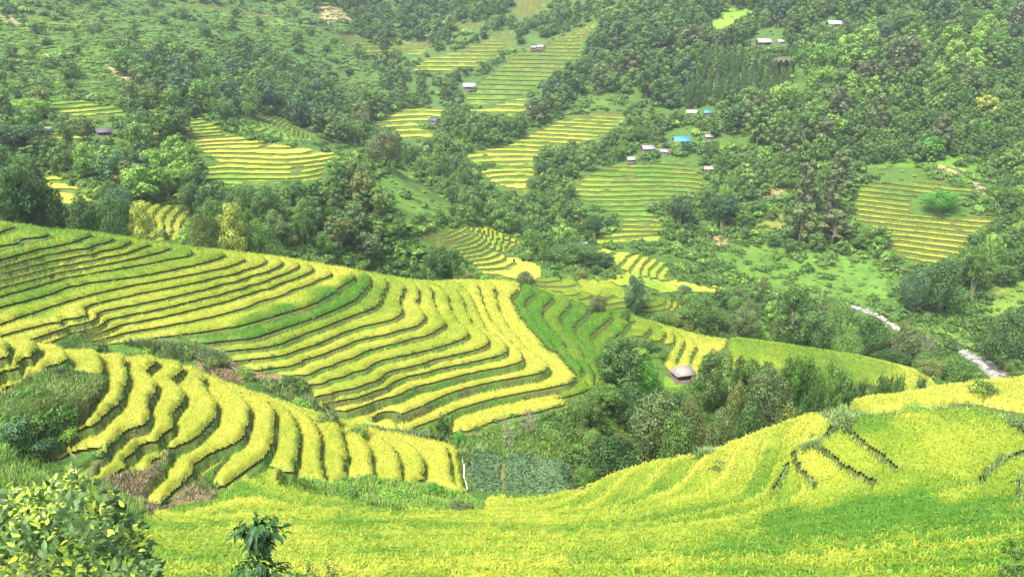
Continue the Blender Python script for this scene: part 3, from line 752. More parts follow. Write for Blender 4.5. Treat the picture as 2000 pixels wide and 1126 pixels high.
            if tb:
                mid = base + (top - base) * .62 ; mid[:, 2] += .03
                tip = top + np.stack([dx * ln * .25, dy * ln * .25, -ln * rng.uniform(.0, .28, cnt)], -1)
                bv = np.stack([base - side, base + side, mid + side * .9, mid - side * .9, tip], 1).reshape(-1, 3)
                o_ = len(v) + np.arange(cnt)[:, None] * 5
                fs = [q, np.concatenate([o_, o_+1, o_+2, o_+3], 1)]
                tr = np.concatenate([o_+3, o_+2, o_+4], 1); fs.append(tr)
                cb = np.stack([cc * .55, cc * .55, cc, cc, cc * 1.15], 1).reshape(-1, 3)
            else:
                bv = np.stack([base - side, base + side, top], 1).reshape(-1, 3)
                o_ = len(v) + np.arange(cnt)[:, None] * 3
                fs = [q, np.concatenate([o_, o_+1, o_+2], 1)]
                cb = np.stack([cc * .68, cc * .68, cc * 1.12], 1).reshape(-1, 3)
            vs.append(bv - org); cs.append(cb)
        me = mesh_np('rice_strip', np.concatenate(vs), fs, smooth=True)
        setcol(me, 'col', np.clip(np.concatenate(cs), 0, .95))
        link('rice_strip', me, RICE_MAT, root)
        # bean plants along the rim
        for (za, zb, dn) in f['beans']:
            zl = f['lv'][lev]
            if not (za < zl < zb): continue
            e = (cf == fi) & same & (cl == lev) & (cu_ < (.13 if n == 'spur' else .16))
            if e.sum() < 5: continue
            vis = (cpx[e] > -40)
            aa = carea[e] * vis
            cnt = int(aa.sum() * dn * 2.2)
            if cnt < 2: continue
            ei, ej = np.nonzero(e)
            k = rng.choice(len(ei), cnt, p=aa / aa.sum())
            X = GX[ei[k], ej[k]] + rng.normal(0, .1, cnt); Y = GY[ei[k], ej[k]] + rng.normal(0, .1, cnt) - .05
            keep = vnoise(X + 300, Y, 5.0) > (.34 if n != 'spur' else .28)
            X = X[keep]; Y = Y[keep]
            if len(X) < 2: continue
            Z = ground_z(X, Y)
            nl = 16
            m_ = len(X)
            rr = rng.uniform(.26, .44, m_)
            dd = rng.normal(size=(m_, nl, 3)); dd[..., 2] = np.abs(dd[..., 2]) * .8 + .05; dd /= np.linalg.norm(dd, axis=-1, keepdims=True)
            ct = np.stack([X, Y, Z + .20], -1)[:, None] + dd * rr[:, None, None] * rng.uniform(.6, 1.05, (m_, nl, 1))
            t1 = np.cross(dd, rng.normal(size=dd.shape)); t1 /= np.linalg.norm(t1, axis=-1, keepdims=True)
            t2 = np.cross(dd, t1)
            s_ = rng.uniform(.07, .12, (m_, nl, 1))
            quad = np.stack([ct - t1*s_, ct - t2*s_*.7, ct + t1*s_, ct + t2*s_*.7], 2).reshape(-1, 3)
            qf = np.arange(len(quad)).reshape(-1, 4)
            lc = np.array([.06, .17, .045]) * rng.uniform(.5, 1.6, (m_ * nl, 1)) * np.array([1, 1, 1])
            bm_ = mesh_np('bean_row', quad - org, qf)
            setcol(bm_, 'col', np.repeat(lc, 4, 0))
            link('bean_row', bm_, BEAN_MAT, root)
GS = np.minimum(GZ, tz)
for fi, f in enumerate(FIELDS): rice_field(fi, f)

# ------------------------------------------------------------------ plant builders (real size, base at the origin)
def leaves_on(r, centers, radii, n, size, up=.35, elong=1.6, shell=(.72, 1.06), droop=0., flat=1.0):
    """leaf-sized faces spread through the outer shell of each clump"""
    centers = np.asarray(centers, float); radii = np.asarray(radii, float)
    w = radii ** 2; w = w / w.sum()
    k = r.choice(len(centers), n, p=w)
    d = r.normal(size=(n, 3)); d[:, 2] += up; d /= np.linalg.norm(d, axis=1, keepdims=True)
    rad = radii[k, None] * r.uniform(shell[0], shell[1], (n, 1))
    c = centers[k] + d * rad * np.array([1, 1, flat])
    nrm = d + r.normal(size=(n, 3)) * .33; nrm /= np.linalg.norm(nrm, axis=1, keepdims=True)
    t1 = np.cross(nrm, r.normal(size=(n, 3))); t1 /= np.linalg.norm(t1, axis=1, keepdims=True)
    if droop: t1 = t1 + np.array([0, 0, -droop]); t1 /= np.linalg.norm(t1, axis=1, keepdims=True)
    t2 = np.cross(nrm, t1)
    s = size * r.uniform(.6, 1.35, (n, 1))
    q = np.stack([c - t1*s, c - t2*s/elong + nrm*s*.15, c + t1*s, c + t2*s/elong + nrm*s*.15], 1).reshape(-1, 3)
    tone = r.uniform(.62, 1.3, n) * r.uniform(.8, 1.2, len(centers))[k]
    hue = r.normal(0, .07, n)
    col = np.stack([tone * (1 + hue * 1.5), tone, tone * (1 - hue)], 1)
    return q, np.repeat(col, 4, 0)
def tube(path, radii, sides=6):
    path = np.asarray(path, float); n = len(path)
    vs = []; fs = []
    for i in range(n):
        t = path[min(i+1, n-1)] - path[max(i-1, 0)]; t /= np.linalg.norm(t) + 1e-9
        a = np.cross(t, [0.3, 1, .2]); a /= np.linalg.norm(a) + 1e-9; b = np.cross(t, a)
        for k in range(sides):
            an = 2 * math.pi * k / sides
            vs.append(path[i] + (a * math.cos(an) + b * math.sin(an)) * radii[i])
    for i in range(n - 1):
        for k in range(sides):
            k2 = (k + 1) % sides
            fs.append((i*sides+k, i*sides+k2, (i+1)*sides+k2, (i+1)*sides+k))
    return np.array(vs), np.array(fs)
def join(parts):
    V_ = []; F_ = []; o = 0
    for v, f in parts:
        V_.append(v); F_.append(f + o); o += len(v)
    return np.concatenate(V_), np.concatenate(F_)
def quads_mesh(name, q, col, extra=None):
    me = mesh_np(name, q, np.arange(len(q)).reshape(-1, 4))
    setcol(me, 'col', col); return me
def limbs(r, h, ends, tr, lean=(0, 0)):
    parts = []
    top = np.array([lean[0], lean[1], h * .62])
    parts.append(tube([(0, 0, -.6), (0, 0, .3), top * .5 + r.normal(0, .1, 3) * [1, 1, 0], top], [tr * 1.35, tr, tr * .8, tr * .5], 7))
    for e in ends:
        st = top * r.uniform(.45, .95)
        mid = (st + e) / 2 + r.normal(0, .2, 3)
        parts.append(tube([st, mid, e], [tr * .42, tr * .26, tr * .08], 5))
    return join(parts)

def tree_round(seed, h=9., w=7., puffs=16, n=2200, leaf=.26, base=.25, shape='round', prefix='broadleaf'):
    r = np.random.default_rng(seed); C = []; Rr = []
    for i in range(puffs):
        t = (i + .5) / puffs
        if shape == 'round':
            z = h * (base + (1 - base) * (0.12 + .80 * t)); prof = math.sqrt(max(0.05, 1 - (2 * t - .92) ** 2))
        elif shape == 'tall':
            z = h * (base + (1 - base) * t * .93); prof = .45 + .55 * math.sin(min(1, t * 1.15) * math.pi) ** .7
        else:
            z = h * (base + (1 - base) * t * .9); prof = .85 * (1 - t) + .12
        an = i * 2.4 + r.uniform(-.5, .5); rr = w * .5 * prof * r.uniform(.35, .85)
        C.append((math.cos(an) * rr, math.sin(an) * rr, z)); Rr.append(w * .5 * r.uniform(.26, .46) * (.7 + .3 * prof))
    C = np.array(C)
    q, col = leaves_on(r, C, Rr, n, leaf)
    tv, tf = limbs(r, h, C[::3], h * .022 + .04)
    return q, col, tv, tf
def tree_bamboo(seed, h=10., w=9., culms=12, n=2200, leaf=.30):
    r = np.random.default_rng(seed); C = []; Rr = []; parts = []
    for i in range(culms):
        an = r.uniform(0, 6.283); out = w * .5 * r.uniform(.35, 1.0); hh = h * r.uniform(.72, 1.0)
        path = []
        for t in np.linspace(0, 1, 9):
            x = out * t ** 2.0; z = hh * (1.55 * t - .62 * t * t * t) / .98 if t < .85 else hh * (1.55*t-.62*t**3) / .98 - (t - .85) * hh * .9
            path.append((math.cos(an) * (x + .3), math.sin(an) * (x + .3), min(z, hh)))
            if t > .3:
                C.append(path[-1]); Rr.append(h * .075 * (1.25 - .35 * t) * r.uniform(.8, 1.3))
        parts.append(tube(path[:7], list(np.linspace(.07, .03, 7)), 4))
    C = np.array(C); C[:, 2] -= .25
    q, col = leaves_on(r, C, Rr, n, leaf, up=0., elong=3.4, droop=.9, shell=(.2, 1.25))
    tv, tf = join(parts)
    return q, col, tv, tf
def tree_conifer(seed, h=11., w=3.6, n=1300, leaf=.26):
    r = np.random.default_rng(seed); C = []; Rr = []
    for i in range(26):
        t = (i + 1) / 26.; an = i * 2.4
        rr = w * .5 * (1 - t) * .65
        C.append((math.cos(an) * rr, math.sin(an) * rr, h * (.12 + .86 * t))); Rr.append(w * .26 * (1.15 - t))
    q, col = leaves_on(r, C, Rr, n, leaf, up=-.1, elong=2.6, droop=.5)
    tv, tf = tube([(0, 0, -.5), (0, 0, h * .5), (0, 0, h * .95)], [.18, .1, .02], 6)
    return q, col, tv, tf
def tree_bare(seed, h=6., spread=4.):
    r = np.random.default_rng(seed); parts = []; ends = []
    def grow(p, d, ln, rad, lvl):
        e = p + d * ln; m = (p + e) / 2 + r.normal(0, .06, 3) * ln
        parts.append(tube([p, m, e], [rad, rad * .8, rad * .6], 5 if lvl > 1 else 3))
        if lvl == 0: ends.append(e); return
        for k in range(3):
            nd = d + r.normal(0, .55, 3) + np.array([0, 0, .15]); nd /= np.linalg.norm(nd)
            grow(e if k else m, nd, ln * r.uniform(.58, .78), rad * .55, lvl - 1)
    grow(np.array([0, 0, -.3]), np.array([0.03, 0, 1.]), h * .36, h * .022 + .004, 4)
    return join(parts), np.array(ends)

LEAFS = dict(
 dark=m_leaf('dark_foliage', (.056, .125, .03), (.092, .182, .043)),
 mid=m_leaf('mid_green_foliage', (.10, .215, .036), (.155, .28, .055)),
 light=m_leaf('light_green_foliage', (0.165, 0.33, 0.046), (0.247, 0.412, 0.068)),
 olive=m_leaf('olive_foliage', (.13, .18, .04), (.18, .23, .055)),
 sage=m_leaf('sage_foliage', (.115, .175, .055), (.15, .22, .07)),
 blue=m_leaf('blue_green_foliage', (0.068, 0.150, 0.058), (0.09, 0.19, 0.076)),
 bean=m_leaf('bean_foliage', (.10, .185, .075), (.13, .22, .09)),
 grey=m_leaf('grey_brown_foliage', (.105, .145, .052), (.14, .175, .068)),
 yellow=m_leaf('yellow_green_foliage', (0.33, 0.412, 0.068), (0.412, 0.478, 0.091)),
 mixed=m_leaf('mixed_foliage', (.065, .145, .032), (.15, .26, .055)),
 bright=m_leaf('bright_green_foliage', (.085, .27, .03), (.11, .31, .04)),
)
BARK = m_plain('bark', (.17, .14, .11), .9, 3.)
CULM = m_plain('bamboo_culm', (.22, .26, .10), .6, 3.)
DRYWOOD = m_plain('dry_grey_wood', (.26, .21, .18), .9, 5.)

PROTO = {}
def proto(key, q, col, tv, tf, bark=BARK):
    cm = quads_mesh(key + '_crown', q, col); cm.materials.append(LEAFS['mixed'])
    tm = mesh_np(key + '_trunk', tv, tf, True); tm.materials.append(bark)
    h = float(q[:, 2].max()); w = float(np.percentile(np.hypot(q[:, 0], q[:, 1]), 97)) * 2
    PROTO[key] = (cm, tm, h, w)
for i in range(4):   # far variants
    proto(f'round{i}', *tree_round(20 + i, 9, 7.5, 13, 1300, .33, base=.12))
    proto(f'tall{i}', *tree_round(30 + i, 12, 5.2, 15, 1200, .32, base=.16, shape='tall'))
    if i < 3: proto(f'bamboo{i}', *tree_bamboo(40 + i, n=1300, leaf=.42), bark=CULM)
    if i < 2: proto(f'conifer{i}', *tree_conifer(50 + i, n=800, leaf=.34))
for i in range(3):   # near variants with smaller leaves
    proto(f'nround{i}', *tree_round(60 + i, 9, 7.5, 30, 7500, .145, base=.08))
    proto(f'ntall{i}', *tree_round(70 + i, 10, 6.0, 30, 6500, .15, base=.16, shape='tall'))
    if i < 2: proto(f'nbamboo{i}', *tree_bamboo(80 + i, culms=26, n=8000, leaf=.30), bark=CULM)
BUSH = {}
def bush_mesh(key, seed, n, leaf, puffs=7, w=1., hh=.8):
    r = np.random.default_rng(seed)
    C = [(r.uniform(-.5, .5) * w, r.uniform(-.5, .5) * w, r.uniform(.15, .55) * hh) for _ in range(puffs)]
    q, col = leaves_on(r, C, [.38 * w * r.uniform(.7, 1.2) for _ in C], n, leaf, up=.5)
    q[:, 2] = np.maximum(q[:, 2], -.05)
    me = quads_mesh('shrub', q, col); me.materials.append(LEAFS['mixed'])
    BUSH[key] = me
for i in range(4):
    bush_mesh(f'b{i}', 90 + i, 260, .13)
    bush_mesh(f'nb{i}', 95 + i, 1500, .055, 12)

def place_tree(kind, X, Y, h, w, tone, label, cat, group=None, name='tree', rz=None, parts=True):
    cm, tm, ph, pw = PROTO[kind]
    z = gz(X, Y)
    o = thing(name, (X, Y, z - .1), label, cat, group, rz if rz is not None else random.uniform(0, 6.28))
    sx = w / pw; sz = h / ph
    for nm, me in (('crown', cm), ('trunk', tm)):
        if nm == 'trunk' and not parts: continue
        c = bpy.data.objects.new(nm, me); COL.objects.link(c); c.parent = o; c.scale = (sx, sx, sz)
        if nm == 'crown':
            c.material_slots[0].link = 'OBJECT'; c.material_slots[0].material = LEAFS[tone]
    return o
def place_shrub(key, X, Y, s, tone, label, cat='shrub', group=None, sz=1., name='shrub'):
    me = BUSH[key]
    o = bpy.data.objects.new(name, me); COL.objects.link(o)
    o.location = (X, Y, gz(X, Y) - .05 * s); o.scale = (s, s, s * sz); o.rotation_euler = (0, 0, random.uniform(0, 6.28))
    o.material_slots[0].link = 'OBJECT'; o.material_slots[0].material = LEAFS[tone]
    o['label'] = label; o['category'] = cat
    if group: o['group'] = group
    return o

# ---- trees and shrubs one can single out: picture x, top y, base y, width (picture px), form, tone, label, name, category, [distance]
HERO = [
 (1212,660,800,96,'ntall0','dark','tall dark tree with yellow-green tips standing left of the bright green tree','broadleaf_tree','tree',100),
 (1264,706,790,66,'nround0','bright','rounded bright green tree close behind the tall dark tree with yellow-green tips','broadleaf_tree','tree',100),
 (1172,758,880,90,'nbamboo0','mid','feathery mid green bamboo clump below the tall dark tree with yellow-green tips','bamboo_clump','bamboo',92),
 (1283,768,905,158,'nround1','sage','large spreading sage green tree above the crest of the nearest rice field','broadleaf_tree','tree',84),
 (1386,684,800,74,'ntall1','mixed','feathery open-topped tree rising beside the thatched hut, in front of the yellow strips','broadleaf_tree','tree',104),
 (1446,692,735,30,'nround2','dark','small round dark crown between the feathery tree and the pale ridge field','broadleaf_tree','tree',112),
 (1408,795,860,66,'nround0','sage','pale leaved small tree in the hollow left of the olive shrub','broadleaf_tree','tree',86),
 (1345,770,860,70,'nround2','olive','dull olive tree squeezed between the sage tree and the pale leaved small tree','broadleaf_tree','tree',90),
 (1440,740,840,70,'nround1','olive','shaded olive green tree behind the pale leaved small tree','broadleaf_tree','tree',92),
 (1505,715,815,104,'nround1','sage','soft grey-green willowy tree left of the drooping bamboo row','broadleaf_tree','tree',104),
 (1560,690,790,80,'nbamboo1','mid','highest drooping bamboo clump touching the pale ridge field','bamboo_clump','bamboo',108),
 (1585,745,835,66,'nbamboo0','dark','dark drooping bamboo clump hanging over the hollow right of the olive shrub','bamboo_clump','bamboo',96),
 (1640,718,810,78,'nbamboo1','mid','rounded drooping bamboo clump, second from the left in its row','bamboo_clump','bamboo',102),
 (1690,740,800,62,'nbamboo0','mid','low bamboo clump in the middle of the bamboo row','bamboo_clump','bamboo',100),
 (1738,722,795,74,'nbamboo1','mixed','spreading bamboo clump with pale leaves, near the right end of its row','bamboo_clump','bamboo',103),
 (1802,726,785,46,'nbamboo0','blue','upright blue-green bamboo clump at the right end of its row','bamboo_clump','bamboo',103),
 (1480,700,800,80,'nbamboo1','mid','feathery bamboo behind the willowy tree left of the bamboo row','bamboo_clump','bamboo',110),
 (1610,700,790,80,'nbamboo0','mid','tallest dense bamboo clump in the row in front of the pale ridge field','bamboo_clump','bamboo',107),
 (1665,735,810,80,'nbamboo1','dark','shaded bamboo clump between the low middle clump and the rounded one','bamboo_clump','bamboo',101),
 (1770,735,790,66,'nbamboo0','mid','bamboo clump just left of the upright one at the end of the row','bamboo_clump','bamboo',101),
 (1230,745,870,90,'nround0','dark','deep green tree below and between the two tallest trees of the hollow','broadleaf_tree','tree',92),
 (1320,800,900,90,'nround2','mid','full green tree right of the large spreading sage tree','broadleaf_tree','tree',82),
 (1460,790,850,80,'nround0','dark','dark round tree filling the hollow left of the olive shrub','broadleaf_tree','tree',84),
 (1548,782,830,100,'nround0','olive','broad olive shrub with round leaves on the crest of the nearest rice field','broad_shrub','shrub',80),
 (1198,850,930,128,'nround2','dark','low dark glossy bush beside the bean patch','broad_shrub','shrub',70),
 (1140,905,960,70,'nround0','mid','small green bush between the bean patch and the low dark glossy bush','broad_shrub','shrub',66),
 (1240,538,612,54,'ntall1','blue','lone slender tree standing in the green terraces behind the big spur','broadleaf_tree','tree'),
 (1168,574,606,42,'nround1','grey','small round dark tree left of the lone slender tree','broadleaf_tree','tree'),
 (1026,528,556,44,'nround2','grey','grey-green round shrub on the crest where the yellow nose meets the small terraces','broad_shrub','shrub',150),
 (1222,600,625,28,'nround0','mid','little bush at the foot of the lone slender tree','broad_shrub','shrub'),
 (1337,556,580,36,'nround2','blue','dark blue-green bush right of the knoll terraces','broad_shrub','shrub'),
 (1125,475,545,120,'nround1','dark','shrubby dark mound of trees between the two groups of small terraces','broad_shrub','shrub',200),
 (1180,490,540,44,'ntall0','blue','blue-green tree at the right edge of the shrubby mound','broadleaf_tree','tree',198),
 (1375,580,670,90,'nround2','mixed','large dusky tree at the left end of the trees lining the river valley','broadleaf_tree','tree',158),
 (1450,600,680,76,'nround0','sage','pale olive tree right of the large dusky tree above the ridge field','broadleaf_tree','tree',156),
 (1550,558,665,90,'ntall2','mixed','tall dark tree with a pointed top in the middle of the river valley trees','broadleaf_tree','tree',158),
 (1600,612,680,80,'nround1','dark','dense dark tree right of the tall pointed tree','broadleaf_tree','tree',156),
 (1655,650,715,70,'nround2','mid','leafy bush-like tree just above the pale ridge field','broadleaf_tree','tree',150),
 (1705,616,690,80,'nround0','mixed','green tree left of the grey-brown thinning tree','broadleaf_tree','tree',156),
 (1775,640,725,96,'nround1','grey','grey-brown thinning tree above the right end of the ridge field','broadleaf_tree','tree',154),
 (1740,680,730,70,'nround0','dark','dark low tree under the grey-brown thinning tree','broadleaf_tree','tree',150),
 (1862,694,765,84,'nround2','mid','rounded green tree left of the stony river','broadleaf_tree','tree',145),
 (1815,700,760,60,'nround1','olive','olive bush between the ridge field and the rounded green tree','broadleaf_tree','tree',143),
 (1840,500,640,100,'nround0','dark','dark ivy-draped mass of trees above the river bend','broadleaf_tree','tree',203),
 (1905,470,600,80,'nbamboo1','mid','arching bamboo above the ivy-draped trees at right','bamboo_clump','bamboo',210),
 (1790,520,625,60,'nround1','blue','bluish tree at the left edge of the ivy-draped mass','broadleaf_tree','tree',203),
 (1975,600,700,90,'nround2','dark','dark tree at the right edge above the stones of the river','broadleaf_tree','tree',172),
 (30,318,450,130,'nbamboo0','dark','big dark bamboo clump at the left edge behind the crest','bamboo_clump','bamboo',116),
 (85,352,450,84,'nround2','dark','dark rounded tree right of the big bamboo at the left edge','broadleaf_tree','tree',118),
 (160,374,450,66,'nround0','dark','dark green crown behind the crest, left of its twin','broadleaf_tree','tree',120),
 (215,378,460,70,'nround1','dark','dark green crown behind the crest, just left of the yellowing tree','broadleaf_tree','tree',122),
 (270,392,470,58,'ntall2','yellow','yellowing open tree in front of the small curved terraces','broadleaf_tree','tree',124),
 (395,408,480,60,'nround2','olive','yellow-olive tree right of the small curved terraces','broadleaf_tree','tree',135),
 (452,396,490,72,'ntall1','yellow','taller yellow-green tree beside the yellow-olive tree behind the crest','broadleaf_tree','tree',138),
 (505,425,490,80,'nround0','mid','broad green tree right of the taller yellow-green tree','broadleaf_tree','tree',142),
 (60,190,240,84,'nround1','light','light green spreading tree above the leftmost wooden hut','broadleaf_tree','tree',232),
 (30,240,330,110,'nbamboo1','blue','blue-green bamboo clump below the leftmost wooden hut','bamboo_clump','bamboo',205),
 (752,255,330,72,'nround2','grey','large brownish-green round tree in the middle of the valley','broadleaf_tree','tree',238),
 (733,364,425,56,'nbamboo0','blue','drooping dark bamboo clump on the bright green knoll','bamboo_clump','bamboo',205),
 (868,482,530,86,'nbamboo1','dark','drooping bamboo clump just above the crest of the big spur','bamboo_clump','bamboo',150),
 (858,398,432,24,'conifer0','mid','small pointed tree on the lower edge of the bright green knoll','broadleaf_tree','tree'),
 (1328,382,445,54,'nbamboo0','blue','blue-green bamboo clump right of the striped green terraces','bamboo_clump','bamboo'),
 (1412,378,450,70,'nbamboo1','blue','wider blue-green bamboo clump next to the slope of bare earth','bamboo_clump','bamboo'),
 (1575,312,440,46,'tall0','grey','tall grey-brown tree left of the golden terraces of the right bank','broadleaf_tree','tree',262),
 (1620,330,450,50,'tall1','grey','second tall grey-brown tree next to the golden terraces of the right bank','broadleaf_tree','tree',258),
 (1645,290,380,50,'tall2','grey','grey tree behind the pair left of the golden terraces','broadleaf_tree','tree',275),
 (1565,395,470,76,'round0','sage','pale sage round tree below the tall grey-brown pair','broadleaf_tree','tree',248),
 (1630,410,480,60,'tall3','grey','grey thinning tree under the tall grey-brown pair','broadleaf_tree','tree',244),
 (1720,440,500,44,'round1','mid','round tree at the lower left corner of the golden terraces','broadleaf_tree','tree',240),
 (1840,370,415,70,'nround1','bright','bright green bush patch in the middle of the golden terraces of the right bank','broad_shrub','shrub'),
 (1705,115,175,60,'round2','grey','grey-crowned tall tree with a pale trunk, upper right, left of its neighbour','broadleaf_tree','tree'),
 (1770,65,150,66,'round3','grey','high grey-crowned tree with pale trunk, upper right','broadleaf_tree','tree'),
 (1630,165,235,60,'round1','grey','grey tree with bare stem above the denser young wood on the right','broadleaf_tree','tree'),
 (1930,185,235,46,'round2','yellow','yellow-green round tree in the dense wood at upper right','broadleaf_tree','tree'),
 (1842,222,300,40,'tall0','grey','slim grey-crowned tree inside the young plantation','broadleaf_tree','tree'),
 (1722,182,250,40,'tall1','sage','pale slim tree at the upper edge of the young plantation','broadleaf_tree','tree'),
 (1988,5,75,50,'round0','grey','grey-brown tree at the upper right corner','broadleaf_tree','tree'),
 (1568,218,300,44,'tall2','mixed','tall dusky tree below the bright bamboo thicket','broadleaf_tree','tree'),
 (1612,228,300,50,'tall3','grey','tall grey-crowned tree right below the bright bamboo thicket','broadleaf_tree','tree'),
 (1482,205,285,44,'tall0','mid','tall mid green tree right of the blue tarpaulin shelter','broadleaf_tree','tree'),
 (1350,48,112,56,'round1','grey','grey-brown crown above the dark pine plantation, left one','broadleaf_tree','tree'),
 (1292,55,125,60,'round2','dark','large dark crown left of the pine plantation','broadleaf_tree','tree'),
 (1235,95,165,40,'tall1','grey','slender grey-brown tree at the left edge of the dark wood','broadleaf_tree','tree'),
 (1205,40,105,44,'tall2','dark','dark tree at the upper end of the palest yellow steps','broadleaf_tree','tree'),
 (1435,45,100,50,'round3','mixed','dusky crown right below the light green clearing at the top','broadleaf_tree','tree'),
 (1900,130,195,46,'round1','sage','pale rounded tree in the young wood, left above the yellow-green one','broadleaf_tree','tree'),
 (1050,190,245,50,'round2','grey','grey-brown tree beside the small yellow-green steps at the slope foot','broadleaf_tree','tree'),
 (1600,80,170,86,'bamboo1','light','large bright green bamboo thicket below the highest pale roof','bamboo_clump','bamboo'),
 (1590,125,190,80,'bamboo2','light','lower part of the bright bamboo thicket below the highest pale roof','bamboo_clump','bamboo'),
 (908,130,152,34,'bamboo0','dark','dark tree clump on the left edge of the long green terraced slope','bamboo_clump','bamboo'),
 (945,118,142,30,'bamboo2','dark','second dark clump on the left edge of the long green terraced slope','bamboo_clump','bamboo'),
 (862,800,862,22,'conifer0','dark','small pointed conifer standing below the lowest strips of the big spur','conifer','tree',81),
 (640,812,850,16,'conifer1','dark','tiny conifer at the edge of the lowest yellow strip above the low spur','conifer','tree',79),
 (898,842,878,40,'nround0','bright','leafy bright green bush at the left end of the lowest yellow strip','broad_shrub','shrub',77),
 (330,666,702,48,'nround1','sage','grey-green leafy bush left of the leaning bare-branched tree','broad_shrub','shrub',73.5),
 (1440,560,600,50,'nround0','sage','greyish tree at the head of the river valley','broadleaf_tree','tree',185),
 (1640,590,630,60,'nround2','mid','spreading tree left of the visible stones of the river','broadleaf_tree','tree',185),
]
hero_xy = []
for h in HERO:
    px, top, base, wpx, kind, tone, lab, name, cat = h[:9]
    if len(h) > 9:
        Y = float(h[9])
    else:
        X_, Y_, _ = raycast(px, base); Y = float(Y_[0])
    X = float(XofY(px, (top + base) / 2, Y))
    z = gz(X, Y)
    ht = max(1.2, -Y * float(Tof(top)) - z)
    w = wpx / F0 * Y * 1.02
    if kind.startswith('conifer'): w *= 1.3
    ht = min(ht, 26)
    place_tree(kind, X, Y, ht * 1.02, w, tone, lab, cat, None, name)
    hero_xy.append((X, Y, w * .45))
hero_xy = np.array(hero_xy)

HOUSE_BOX = [(90,260,26),(205,266,34),(295,248,18),(1330,748,62),(848,234,26),(1052,96,24),(917,176,30),(1492,104,38),(1523,99,16),(1628,60,36),(1356,228,30),(1381,224,18),(1331,278,42),(1384,276,20),(1266,300,34),(1298,304,20),(1232,318,20),(1383,336,22),(833,79,8),(1140,484,14)]
